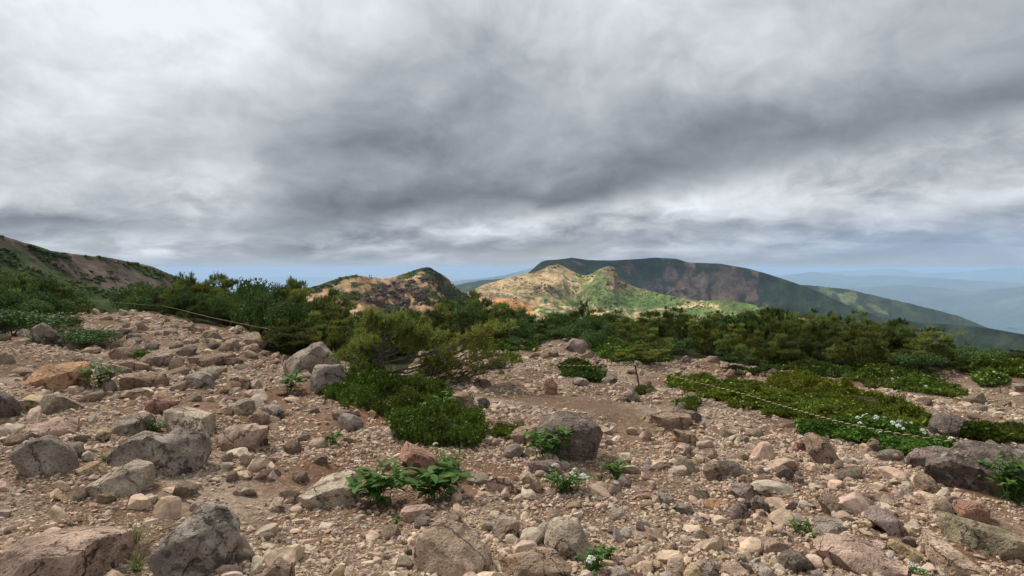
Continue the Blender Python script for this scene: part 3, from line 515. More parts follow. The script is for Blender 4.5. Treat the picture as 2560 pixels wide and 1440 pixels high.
# label | tint | dark lichen 0..1 | lean of the face (0 upright, 2 lying flat) | outline in photograph pixels
ROCKS = '''
huge pinkish boulder with white and black lichen cut by bottom left corner|pink|.62|.9|-60,1400 0,1365 86,1335 206,1320 300,1342 319,1388 326,1460 160,1490 -40,1480
hunched dark lichen-blotched boulder at bottom, grass tuft on its left|grey|.72|.5|375,1384 390,1316 465,1309 510,1264 555,1271 592,1305 608,1324 596,1361 562,1445 470,1470 375,1440
tan block wedged between the two bottom left boulders|tan|.1|.5|319,1357 390,1350 380,1395 364,1405 322,1402
pale grey-green stone with rounded hump in front of twin-humped boulder|pale|.12|.7|219,1219 240,1200 290,1172 337,1153 371,1170 382,1200 375,1226 356,1237 285,1247 240,1239
large dark twin-humped boulder with saddle in its top|grey|.72|.35|274,1155 285,1129 330,1087 371,1074 409,1087 450,1072 476,1065 506,1080 517,1121 517,1159 465,1196 379,1180 319,1168
rounded grey boulder left of the pale humped stone|grey|.3|.6|43,1125 79,1093 127,1091 165,1121 184,1155 172,1185 124,1200 75,1185 49,1144
long pale sloping boulder lying behind the twin-humped boulder|pale|.42|1.0|386,1042 424,1020 484,1014 521,1035 549,1069 547,1086 517,1108 460,1100 412,1092 390,1068
grey-brown boulder touching the left end of long pale boulder|grey|.2|.8|285,1080 300,1046 349,1024 375,1039 397,1060 375,1090 320,1096
rust-brown stone leaning above the long pale boulder|red|.4|.6|356,1031 375,1001 405,984 446,1009 410,1028 367,1044
blocky pink-tan boulder with flat top right of twin-humped boulder|pink|.18|.8|529,1129 536,1084 566,1065 600,1050 634,1058 641,1069 671,1069 675,1099 660,1121 634,1134 578,1140 540,1138
flat pinkish slab above the rounded grey boulder|pink|.22|1.5|30,1084 56,1073 124,1046 173,1037 225,1065 221,1080 195,1088 135,1093 75,1099
large orange-tan wedge boulder with leafy plant at its blunt end|orange|.1|1.0|50,966 56,930 86,915 150,910 218,909 221,938 225,968 188,980 105,984 75,974
dark grey boulder cut by left edge of photo|dark|.35|.3|-40,1000 0,979 30,990 41,1028 38,1043 0,1052 -40,1045
low yellowish stone beside the dark boulder on the left edge|yellow|.15|1.0|30,995 68,983 105,990 135,1005 131,1020 83,1033 45,1018
dark slab with orange-topped edge right of the leafy plant|brown|.5|.9|285,941 330,928 405,934 416,964 405,979 349,973 308,969
flat brown stone lying under the orange-topped slab|brown|.2|1.2|300,990 311,977 349,971 386,983 378,998 319,1003
humped reddish brown boulder behind the orange-topped slab|brown|.15|.7|292,922 304,904 328,899 364,908 379,921 375,931 319,933
flat-topped grey-brown boulder alone on pale gravel mid left|grey|.2|1.0|457,949 476,930 506,928 548,952 525,971 487,977 461,966
low brown slab right of the flat-topped grey-brown boulder|brown|.3|1.1|551,949 566,938 634,949 645,964 608,976 566,978 551,965
smooth oval grey-green stone on fine gravel|grey|.05|.9|647,1026 658,1014 685,1009 710,1013 718,1030 710,1044 680,1050 655,1041
pale flat stone behind the oval grey-green stone|tan|.05|1.4|600,994 619,973 675,975 682,990 640,1004 610,1002
pale tan stone left of the oval grey-green stone|tan|.1|1.2|551,1024 570,1005 600,1009 622,1024 600,1037 555,1041
small yellow block between flat pink slab and grey boulders|yellow|.1|.6|223,1099 251,1071 276,1084 270,1097 244,1110
yellow-brown stone at the tail of the rounded grey boulder|yellow|.1|1.1|184,1177 225,1155 262,1159 235,1179 199,1190
small pale stone with mint lichen under the blocky pink boulder|pale|.25|1.0|532,1170 555,1155 585,1159 589,1168 562,1180
round tan stone just below the blocky pink boulder|tan|.1|.4|596,1144 611,1132 634,1136 638,1151 615,1167
flat pale stone below the round tan stone|tan|.05|1.4|578,1189 592,1176 626,1177 627,1196 600,1202
pink stone touching the top of the hunched dark boulder|pink|.05|.9|465,1260 491,1249 521,1256 510,1279 472,1277
small pale stone at the right foot of the pale humped stone|pale|.05|.9|356,1240 375,1234 398,1247 390,1257 364,1261
big purple-brown boulder at the edge of the left shrubs|purple|.25|.5|73,838 85,812 101,806 145,823 153,850 142,868 96,862 77,852
smaller purple-brown boulder leaning on the big purple one|purple|.3|.5|150,852 167,836 192,845 205,864 175,874 150,868
flat tan stone left of the big purple boulder|tan|.1|1.2|22,860 41,850 74,845 80,858 55,866
brown boulder left of the small bush with one white flower|brown|.2|.8|260,890 296,866 323,866 341,894 304,901
dark grey angular boulder right of small bush with one white flower|dark|.3|.7|438,879 476,862 493,864 501,886 465,893
purple-grey block behind the upright tan block|purple|.2|.4|369,915 378,891 421,888 430,905 416,920 389,920
upright tan block leaning left on the stony trail|tan|.05|.2|412,930 435,886 465,894 457,918 435,929
long brown slab right of the upright tan block|brown|.12|.6|463,918 468,891 547,883 597,888 603,905 547,917
low purple stone high on the left trail|purple|.1|.8|285,830 307,816 331,825 325,838 290,840
round purple stone below the low purple stone on the trail|purple|.1|.5|315,843 328,830 350,836 344,851 320,851
wide low purple boulder in the middle of the left trail|purple|.2|1.0|394,832 424,819 454,825 451,838 405,841
dark brown low boulder above the small bush with one white flower|dark|.2|.9|350,868 364,856 408,861 408,873 369,877
pinkish stone at the top of the left trail under the rope|pink|.1|.5|293,785 298,772 320,779 324,788
pale tan stone right of the wide low purple boulder|tan|.1|.8|458,862 465,845 482,847 495,862
flat tan slab right of the trail near the middle pine clump|tan|.1|1.5|553,863 558,855 619,858 626,870 602,874
tan stone above the orange-tan wedge boulder|tan|.15|1.0|178,898 197,883 219,883 240,894 219,910
peaked grey boulder with lichen beside the windswept pine|grey|.4|.4|693,947 709,909 731,894 770,871 789,855 803,853 816,871 833,890 868,904 868,925 792,935 753,942
grey pitted boulder in front of the peaked grey boulder|grey|.3|.4|759,966 770,928 792,912 813,909 863,915 874,925 878,945 863,963 819,977 775,985 759,980
small grey stone at right end of the pitted boulder|grey|.2|.3|872,925 890,934 891,950 872,948
small brown upright stone left of the peaked grey boulder|brown|.1|.2|700,905 704,887 718,887 724,898 715,906
large pale wedge boulder with leafy plant at its right end|pale|.28|1.0|712,1252 772,1222 810,1192 832,1174 900,1162 919,1185 924,1230 921,1271 862,1273 810,1281 757,1277 724,1266
little brown stone lying on top of the pale wedge boulder|brown|.05|.3|806,1193 812,1186 825,1192 820,1201 810,1200
slanting reddish slab between heath and leafy plants|red|.25|.9|967,1112 1001,1095 1050,1121 1121,1162 1125,1176 1072,1178 1039,1194 1016,1157 986,1131
massive tan-grey boulder at bottom centre|tan|.35|.75|1018,1384 1027,1342 1045,1320 1075,1304 1114,1286 1185,1305 1219,1320 1249,1365 1245,1421 1200,1450 1088,1445 1031,1412
grey block resting against the top left of the massive bottom boulder|grey|.2|.6|1035,1326 1039,1297 1054,1288 1086,1297 1069,1320
pink stone just behind the massive bottom boulder|pink|.12|.7|997,1309 1005,1275 1016,1264 1065,1262 1084,1275 1084,1296 1042,1308
pointed brown boulder cut by bottom edge|brown|.2|.5|641,1452 690,1402 705,1384 727,1410 748,1452 690,1475
brown boulder at the right side of the dark heath mat|brown|.35|.6|1115,990 1155,981 1192,994 1196,1016 1174,1032 1144,1022
dark stone touching the brown boulder beside the heath mat|dark|.3|.3|1192,998 1215,992 1228,1009 1222,1023 1200,1025
mossy grey stone at the left foot of the dark heath mat|grey|.55|.5|836,1052 855,1031 885,1039 913,1054 911,1081 870,1078 844,1067
pale stone beside the tiny fern below the mossy stone|tan|.05|.8|765,1119 776,1099 810,1093 831,1110 814,1126 787,1123
small orange stone along the left edge of the dark heath mat|orange|0|.5|915,1033 930,1025 945,1035 932,1048 918,1044
small red stone left of the small orange stone at heath edge|red|0|.7|874,1031 892,1023 905,1032 884,1042
brown weathered stone above the pale wedge boulder|brown|.15|.9|720,1194 735,1174 765,1181 778,1196 742,1212
flat tan slab sunk in gravel left of the pale wedge boulder|tan|.02|1.9|667,1281 686,1245 716,1241 703,1275 679,1291
pinkish round boulder left of the tilted stone by the white flowers|pink|.08|.5|1215,1209 1230,1189 1282,1196 1288,1219 1260,1236 1226,1228
yellow-tan cracked boulder behind the massive bottom boulder|tan|.1|.6|1226,1307 1249,1288 1301,1305 1311,1331 1260,1359 1237,1344
big dark brown boulder behind the bright green leafy plant|dark|.45|.5|1345,1080 1352,1050 1369,1039 1410,1031 1440,1027 1470,1046 1500,1072 1524,1099 1522,1125 1500,1155 1462,1170 1425,1166 1380,1140
low brown rock at the left of the bright green leafy plant|brown|.35|1.0|1262,1093 1294,1069 1350,1050 1362,1110 1312,1116 1267,1108
blue-grey stone below the bright green leafy plant on the left|grey|.25|.8|1252,1134 1264,1114 1294,1110 1322,1132 1290,1150
lichened stone under the bright green leafy plant|purple|.5|.9|1305,1178 1324,1155 1388,1149 1420,1161 1410,1189 1350,1189
tilted tan block left of the white-flowered plant|tan|.1|.6|1288,1189 1309,1172 1350,1200 1370,1222 1358,1236 1324,1221
small tan stone under the tilted tan block|tan|.05|.6|1282,1217 1290,1206 1324,1226 1309,1236
round grey-brown stone right of the white-flowered plant|grey|.1|.3|1521,1224 1530,1204 1549,1202 1559,1222 1552,1242 1530,1240
big pale grey boulder with even speckled face at bottom centre right|pale|.15|.5|1357,1350 1361,1301 1388,1296 1444,1301 1459,1331 1470,1357 1500,1380 1462,1398 1418,1405 1388,1394 1361,1374
rough brown knobbly boulder at the bottom edge under speckled boulder|brown|.4|.6|1249,1404 1268,1380 1342,1372 1380,1376 1410,1402 1436,1421 1448,1460 1275,1470
grey stone at the bottom edge right of the flowering weed|grey|.1|.8|1512,1431 1538,1414 1575,1423 1596,1452 1520,1465
layered grey-brown slab boulder right of the iron post|brown|.25|.9|1579,1048 1605,1035 1646,1037 1676,1024 1717,1029 1736,1046 1744,1076 1665,1076 1635,1071 1605,1063
brown boulder under the front of the layered slab boulder|brown|.15|.8|1672,1086 1684,1072 1725,1080 1746,1110 1721,1118 1691,1104
tan upright stone below the left end of layered slab boulder|tan|.02|.4|1597,1090 1609,1072 1628,1080 1627,1106 1605,1106
small tan stone left of the tan upright stone|tan|.02|.8|1560,1078 1575,1067 1596,1072 1590,1090
flat tan stone directly below the layered slab boulder|tan|.02|1.0|1628,1078 1635,1070 1662,1072 1660,1086
small orange stone below the layered slab boulder|orange|0|.6|1669,1101 1680,1088 1696,1106 1684,1114
pinkish stone below the brown boulder under layered slab|pink|.05|.7|1684,1127 1695,1110 1725,1114 1738,1132 1718,1142
flat tan stone right of the pinkish stone mid gravel|tan|.05|1.1|1729,1146 1744,1134 1776,1148 1759,1161
brown stone behind the round brown boulder|brown|.05|.5|1762,1138 1778,1123 1798,1140 1785,1151
round brown boulder against a dark grey slab|brown|.2|.3|1755,1180 1768,1156 1785,1150 1802,1152 1813,1178 1804,1208 1774,1202
dark grey slab behind the round brown boulder|dark|.25|.8|1785,1150 1838,1155 1873,1178 1868,1191 1838,1202 1812,1196
yellow-tan stone in front of the dark grey slab|yellow|.02|.5|1841,1202 1856,1185 1881,1192 1871,1210
thin pale flake lying on open gravel|pale|.02|1.8|1661,1183 1684,1168 1700,1172 1686,1189
grey-brown jagged boulder below the dark grey slab|purple|.25|.7|1811,1228 1834,1208 1875,1208 1907,1226 1875,1253 1834,1247
bright orange slab lying at centre right|orange|0|1.2|1755,1262 1766,1247 1822,1249 1813,1273 1774,1271
purple-brown rounded boulder right of the bright orange slab|purple|.1|.7|1815,1273 1834,1256 1875,1264 1884,1286 1860,1303 1826,1296
grey triangular stone left of the bright orange slab|grey|.1|.7|1633,1247 1661,1222 1690,1252 1669,1266
reddish stone left of the grey triangular stone|red|.05|.9|1586,1243 1609,1226 1637,1249 1605,1254
grey-brown stone below the grey triangular stone|grey|.1|1.0|1676,1266 1718,1254 1738,1279 1695,1288
pale block in the middle of the coarse gravel|pale|.05|.7|1519,1288 1530,1269 1560,1271 1566,1297 1538,1305
upright red-brown stone standing alone on gravel|red|.08|.15|1356,977 1361,949 1376,939 1393,960 1400,981 1384,991 1361,986
dark flat stone left of the big dark brown boulder|dark|.2|.9|1234,1067 1241,1052 1275,1050 1288,1069 1249,1073
brown stone right of the dark flat stone|brown|.15|.5|1281,1059 1290,1039 1312,1050 1313,1065
low grey stone under the small heath clump|grey|.2|1.0|1418,962 1432,943 1462,943 1480,958 1444,968
grey broken stone left of the iron post foot|grey|.15|.5|1564,988 1571,971 1590,975 1611,998 1598,1011 1575,1003
flat tan stone right of the iron post foot|tan|.02|1.0|1628,1011 1631,999 1654,1001 1652,1012
grey stone at the right end of the small heath clump|grey|.15|.8|1504,947 1522,930 1550,938 1538,951
small grey stone behind the small heath clump|grey|.1|.6|1496,931 1504,915 1522,922 1520,934
pointed brown stone at the edge of round right shrub|brown|.2|.4|1811,940 1826,921 1854,945 1838,951
pale yellow stone near the bottom edge at centre right|yellow|.02|.6|1616,1420 1624,1399 1654,1402 1659,1425 1635,1436
tan boulder cut by bottom edge left of the yellow stone pair|tan|.1|.5|1661,1455 1672,1399 1699,1384 1718,1399 1706,1455
bright yellow-tan stone cut by the bottom edge|yellow|.02|.5|1691,1455 1725,1404 1748,1418 1758,1455
small tan stone right of the flowering weed|tan|.05|.7|1560,1363 1571,1342 1596,1357 1575,1371
pale pink stone alone in lower right gravel|pink|.02|.8|1665,1371 1684,1356 1697,1365 1684,1382
large brown-pink stone cut by bottom edge|pink|.15|.8|1792,1455 1815,1406 1856,1410 1888,1455
grey upright stone cut by bottom edge beside brown-pink stone|grey|.1|.4|1755,1450 1766,1406 1785,1402 1798,1425 1789,1450
long pinkish block with flat pale top at lower right|pink|.08|1.0|1882,1350 1890,1341 1940,1348 1984,1363 1986,1384 1909,1390
flat lichened slab leaning on the giant right boulder|purple|.55|1.1|2246,1157 2284,1129 2336,1114 2415,1125 2377,1158 2302,1183 2269,1179
giant lichen-crusted boulder at the right edge|dark|.8|.8|2306,1194 2332,1170 2377,1155 2415,1121 2460,1112 2550,1114 2600,1140 2640,1200 2600,1262 2479,1253 2385,1243 2345,1234
brown block at the left foot of the giant right boulder|brown|.2|.7|2280,1213 2302,1181 2325,1189 2361,1230 2310,1236
dark lichened boulder behind the white-flowered bed|dark|.75|.7|2302,1067 2344,1035 2385,1037 2445,1061 2422,1078 2366,1093 2329,1086
tall brown boulder leaning left on dark soil|brown|.4|.35|2014,1097 2029,1082 2062,1095 2100,1140 2106,1151 2081,1166 2044,1157 2021,1138
red-brown stone left of the tall leaning brown boulder|red|.15|.3|1982,1119 1991,1102 2010,1102 2017,1121 1999,1131
dusky red boulder below the giant right boulder|red|.2|.7|2381,1262 2437,1249 2475,1271 2496,1297 2475,1313 2434,1311 2396,1296
pale tan lumpy boulder left of the dusky red boulder|tan|.08|.6|2306,1251 2336,1236 2362,1245 2385,1275 2390,1297 2344,1298 2321,1277
long mossy yellow-brown boulder at the right edge|moss|.35|.8|2325,1326 2344,1297 2422,1309 2510,1315 2600,1340 2600,1388 2505,1395 2422,1376 2347,1350
long tan slab slanting down to the bottom right|tan|.15|1.2|2276,1326 2310,1318 2336,1339 2404,1376 2460,1417 2480,1455 2385,1455 2310,1388 2284,1350
very large flat pinkish slab at bottom right|pink|.2|1.7|2040,1374 2070,1350 2160,1350 2228,1372 2265,1410 2272,1455 2122,1465 2070,1406
flat grey slab above the very large pinkish slab|grey|.1|1.6|2002,1307 2029,1297 2092,1292 2122,1312 2138,1335 2104,1350 2029,1337
long purple-brown stone slanting right of the flat grey slab|purple|.1|.9|2149,1292 2190,1269 2235,1290 2271,1331 2254,1344 2198,1316
brown cube-like boulder above the flat grey slab|brown|.1|.6|2044,1251 2070,1234 2104,1252 2115,1275 2085,1294 2055,1281
small yellow oval stone below the long purple-brown stone|yellow|.02|.7|2143,1311 2160,1297 2186,1303 2194,1316 2171,1326
long pale finger-shaped stone in the right gravel|tan|.02|1.1|2188,1247 2201,1237 2258,1256 2276,1269 2220,1270
dark flat stone left of the pale finger-shaped stone|purple|.1|1.1|2132,1243 2145,1230 2182,1237 2192,1256 2160,1258
dark grey stone with white speck below the brown leaning boulder|dark|.2|.5|1935,1187 1946,1161 1972,1166 1995,1196 1969,1208
pinkish flat stone left of the red-brown stone|pink|.05|1.0|1860,1116 1879,1110 1918,1125 1909,1144 1875,1142
tan oval stone left of the dark grey speckled stone|tan|.02|.4|1879,1172 1898,1161 1915,1174 1909,1193 1886,1191
dark angular stone below the purple jagged boulder|dark|.2|.6|1871,1254 1898,1237 1933,1271 1924,1290 1890,1284
grey angular boulder right of the purple jagged boulder|grey|.2|.8|1868,1213 1884,1204 1926,1222 1930,1238 1890,1250
pale angular stone right of the dark angular stone|pale|.05|.8|1980,1262 1999,1249 2038,1264 2036,1277 2006,1277
dark brown domed boulder at the bottom edge left of big slab|dark|.2|.7|1942,1393 1957,1376 2002,1380 2042,1414 2032,1438 1972,1436 1946,1416
grey stone at bottom edge left of the dark domed boulder|grey|.05|.7|1879,1412 1894,1399 1935,1417 1940,1448 1890,1455
yellow-brown long stone between the two bottom right slabs|yellow|.1|.9|2220,1374 2246,1350 2316,1387 2310,1408 2280,1408
dark stone at the head of the yellow-brown long stone|dark|.1|.5|2254,1356 2269,1341 2293,1350 2287,1371
pale stone left of the brown block at giant boulder|tan|.02|.9|2250,1239 2265,1230 2301,1252 2280,1262
grey-white lichened stone on the far right gravel|grey|.6|.6|2225,1007 2235,988 2258,984 2271,1001 2254,1011
small brown stone beyond the long heath bed|brown|.1|.7|2168,968 2179,956 2198,962 2196,973
small grey stone lying in the green bed near far right pines|grey|.05|.5|2308,950 2318,941 2333,947 2325,954
reddish low stone at the far end of the long heath bed|red|.2|.9|2049,958 2059,941 2108,949 2102,960
small purple stone by the gravel gap before the right pines|purple|.1|.9|1961,943 1976,935 2001,945 1980,951
grey rock cut by right edge beyond the heath|grey|.3|.8|2515,978 2535,960 2600,962 2600,982
grey boulder on the trail crest in front of centre scrub|purple|.35|.6|1399,881 1416,852 1433,846 1463,850 1475,865 1468,884
lichened grey outcrop sticking out of centre scrub|grey|.6|.9|1395,838 1416,815 1449,804 1480,806 1496,826 1463,842 1416,846
small dark pointed rock rising behind the centre scrub|dark|.5|.3|1494,800 1513,779 1534,797 1515,806
small brown stone right of the trail crest boulder|brown|.1|.4|1483,905 1490,895 1504,899 1504,911
purple stone in front of the centre right scrub|purple|.15|.5|1699,901 1715,888 1731,899 1718,909
brown boulder half hidden under the trailing pine branches|brown|.15|.7|1170,955 1211,944 1235,956 1226,970 1184,968
small upright stone at the trail crest left of the boulder|brown|.05|.2|1297,873 1300,862 1312,864 1316,877
reddish stone on the trail below the crest boulder|red|.05|.4|1353,890 1359,883 1371,885 1378,897 1359,899
grey stone pair-like lump between heath clump and iron post|grey|.15|.8|1503,950 1517,940 1552,944 1544,962 1512,962
'''
def outline_R(poly, n=180):
    P = np.array(poly, float); A = .5*np.sum(P[:, 0]*np.roll(P[:, 1], -1)-np.roll(P[:, 0], -1)*P[:, 1])
    cr = P[:, 0]*np.roll(P[:, 1], -1)-np.roll(P[:, 0], -1)*P[:, 1]
    cx = np.sum((P[:, 0]+np.roll(P[:, 0], -1))*cr)/(6*A); cyy = np.sum((P[:, 1]+np.roll(P[:, 1], -1))*cr)/(6*A)
    th = np.linspace(-math.pi, math.pi, n, endpoint=False); R = np.zeros(n)
    for i in range(len(P)):
        a = P[i]-(cx, cyy); b_ = P[(i+1) % len(P)]-(cx, cyy)
        a = a*(1, -1); b_ = b_*(1, -1)
        d = np.stack([np.cos(th), np.sin(th)], -1); e = b_-a
        den = d[:, 0]*e[1]-d[:, 1]*e[0]; den = np.where(np.abs(den) < 1e-9, 1e-9, den)
        t = (a[0]*e[1]-a[1]*e[0])/den; s_ = (a[0]*d[:, 1]-a[1]*d[:, 0])/den
        ok = (t > 0) & (s_ >= -1e-6) & (s_ <= 1+1e-6); R = np.where(ok, np.maximum(R, t), R)
    R = np.where(R <= 0, np.median(R), R)
    k = np.array([.25, .5, .25]); Rp = np.convolve(np.concatenate([R[-1:], R, R[:1]]), k, 'valid')
    return cx, cyy, th, Rp
def rough_up(V, seed, amp, size, cuts=6, topcut=(.60, .74)):
    """plane cuts and fractal roughness on a rock given in world axes about its centre"""
    g = np.random.default_rng(seed)
    N = [np.array([g.normal()*.25, g.normal()*.25-.1, 1.0]), np.array([g.normal()*.35, -1.0, .25+g.normal()*.2])]
    for k in range(cuts): N.append(g.normal(size=3)*np.array([1, 1, .7]))
    for i, n in enumerate(N):
        n = n/np.linalg.norm(n); d = V@n; m_ = d.max(); off = m_*(g.uniform(*topcut) if i == 0 else g.uniform(.60, .74) if i == 1 else g.uniform(.60, .84) if abs(n[2]) < .75 else g.uniform(.78, .92))
        ex = np.maximum(d-off, 0); V = V-(ex*.97)[:, None]*n
    r = np.linalg.norm(V, axis=1)[:, None]+1e-9; U = V/r
    P = V/size*2.2+seed*3.7
    nn = fbm(P, 6, .56); rd = ridged(P*1.3+5, 3)-.5
    return V+U*(amp*size*(nn*.75-.35*np.abs(rd)))[:, None]
HEROES = []      # (short text, centre, radius, pixel centre)
def make_rock(i, line):
    label, tint, dark, lean, pts = line.split('|')
    poly = [tuple(float(v) for v in p.split(',')) for p in pts.split()]
    dark = float(dark); lean = float(lean)
    xs = [p[0] for p in poly]; ys = [p[1] for p in poly]; wpx = max(xs)-min(xs); hpx = max(ys)-min(ys)
    cx, cyy, th, R = outline_R(poly)
    yb = max(ys)-.10*hpx
    G = hit(cx, min(yb, 1560)); dG = float(np.hypot(G[0], G[1]))
    rc = ray(cx, cyy); hl = math.hypot(rc[0], rc[1])
    wm = wpx/F*dG; hm = hpx/F*dG
    T = .55*min(wm*.5, max(hm*.8, .35*wm)) ; T = max(T, .03)
    back = .5*T+.30*lean*hm
    Dc = dG+back; C = np.array([0, 0, CAM_Z])+rc/hl*Dc
    sc = np.linalg.norm(C-np.array([0, 0, CAM_Z]))/F/ (1/np.dot(rc, ray(1280, 720))) * (1/np.dot(rc, ray(1280, 720)))**1
    sc = np.linalg.norm(C-np.array([0, 0, CAM_Z]))*np.dot(rc, ray(1280, 720))/F
    lvl = 5 if wpx > 150 else 4 if wpx > 75 else 3
    V0, Fc = ico(lvl); a, c, b_ = V0[:, 0], V0[:, 1], V0[:, 2]
    ang = np.arctan2(b_, a); rho = np.hypot(a, b_)**.85
    Rr = np.interp(ang, np.concatenate([th, [math.pi]]), np.concatenate([R, R[:1]]))*sc
    q = .45+.55*np.clip(Rr/Rr.mean(), .3, 1.3)
    A = Rr*rho*np.cos(ang); B = Rr*rho*np.sin(ang)
    Cc = np.sign(c)*np.abs(c)**.8*T*1.25
    Bmin = B.min()
    Cc = Cc+lean*B*.75
    low = B < Bmin*.55
    r = np.cross(rc, (0, 0, 1)); r /= np.linalg.norm(r); u = np.cross(r, rc)
    V = A[:, None]*r+B[:, None]*u+Cc[:, None]*rc
    size = (wm+hm)/2
    V = rough_up(V*1.05, i+11, .046 if lvl > 3 else .04, size, 9, (.66, .8) if lean > .65 else (.86, .97))
    if 'layered' in label: V[:, 2] += .012*np.sign(np.sin(V[:, 2]*60+V[:, 0]*8)); V += r*(.014*np.sign(np.sin(V[:, 2]*55)))[:, None]
    zg = gh1(C[0], C[1]); V[:, 2] += C[2]-zg
    # the foot of the rock reaches into the soil
    k = V[:, 2] < .25*size*.5; V[k, 2] -= (.25*size*.5-V[k, 2])*.35
    me = mesh_np('rock_mesh', V, Fc, M_ROCK, None, math.radians(28))
    nm = 'boulder' if wpx > 85 else 'stone'
    o = add(nm, me, None, (C[0], C[1], zg)); tag(o, label, nm)
    o['group'] = 'boulders on the stony ground' if nm == 'boulder' else 'stones on the gravel'
    j = np.random.default_rng(i).uniform(.9, 1.1)
    t = TINT[tint]; o.color = (t[0]*j*1.14, t[1]*j*1.10, t[2]*j*1.05, dark*.92)
    HEROES.append((label, C, size*.5, (cx, cyy), wpx))
for i, ln in enumerate([l for l in ROCKS.strip().split('\n') if l.strip()]): make_rock(i, ln)

# ---------------------------------------------------------------- plant building blocks
class MB:
    """collects triangles and quads as numpy batches"""
    def __init__(s): s.v = []; s.t = []; s.q = []; s.n = 0; s.c = []
    def tris(s, V, T, col=(1, 1, 1)):
        s.v.append(V); s.t.append(np.asarray(T)+s.n); s.n += len(V); s.c.append(np.broadcast_to(np.asarray(col, float), (len(V), 3)))
    def tube(s, pts, rad, n=5):
        pts = np.asarray(pts, float); m_ = len(pts); rad = np.broadcast_to(np.asarray(rad, float), (m_,))
        tg = np.gradient(pts, axis=0); tg /= np.linalg.norm(tg, axis=1)[:, None]+1e-9
        ref = np.array([.31, .17, .93]) if abs(tg[0] @ np.array([.31, .17, .93])) < .9 else np.array([1., 0, 0])
        a = np.cross(tg, ref); a /= np.linalg.norm(a, axis=1)[:, None]+1e-9; b_ = np.cross(tg, a)
        th = np.arange(n)*2*math.pi/n
        V = (pts[:, None, :]+rad[:, None, None]*(np.cos(th)[None, :, None]*a[:, None, :]+np.sin(th)[None, :, None]*b_[:, None, :])).reshape(-1, 3)
        i = np.arange(m_-1)[:, None]*n; k = np.arange(n)[None, :]; k2 = (k+1) % n
        A, B, C, D = (i+k).ravel(), (i+k2).ravel(), (i+n+k2).ravel(), (i+n+k).ravel()
        T = np.concatenate([np.stack([A, B, C], -1), np.stack([A, C, D], -1)]); s.tris(V, T)
    def mesh(s, name, mt, col=False, smooth_=False):
        if not s.v: return None
        return mesh_np(name, np.concatenate(s.v), np.concatenate(s.t), mt, np.concatenate(s.c) if col else None, smooth_=smooth_)
def unit(v): return v/(np.linalg.norm(v, axis=-1, keepdims=True)+1e-9)
def tufts(mb, P, D, g, n=14, ln=.06, wd=.007, spread=.75, col=None, along=.06):
    """needle brushes: P points, D axis directions"""
    m_ = len(P); D = unit(D)
    rnd = unit(g.normal(size=(m_, n, 3)))
    dirs = unit(D[:, None, :]*(1-spread*.45)+rnd*spread)
    base = P[:, None, :]+D[:, None, :]*(g.uniform(-.5, 1.0, size=(m_, n, 1))*along)
    side = unit(np.cross(dirs, unit(g.normal(size=(m_, n, 3)))))*wd*.5
    L = ln*g.uniform(.7, 1.2, size=(m_, n, 1))
    V = np.stack([base-side, base+side, base+dirs*L], 2).reshape(-1, 3)
    T = np.arange(len(V)).reshape(-1, 3)
    if col is None: c = (1, 1, 1)
    else: c = np.repeat(np.asarray(col), n*3, axis=0)
    mb.tris(V, T, c)
def limb(g, p0, d0, L, nseg=7, up=.10, wind=(.10, 0, 0), jit=.12):
    pts = [np.array(p0, float)]; d = unit(np.array(d0, float))
    for k in range(nseg):
        d = unit(d+np.array([0, 0, up])+np.array(wind)+g.normal(size=3)*jit); pts.append(pts[-1]+d*L/nseg)
    return np.array(pts)
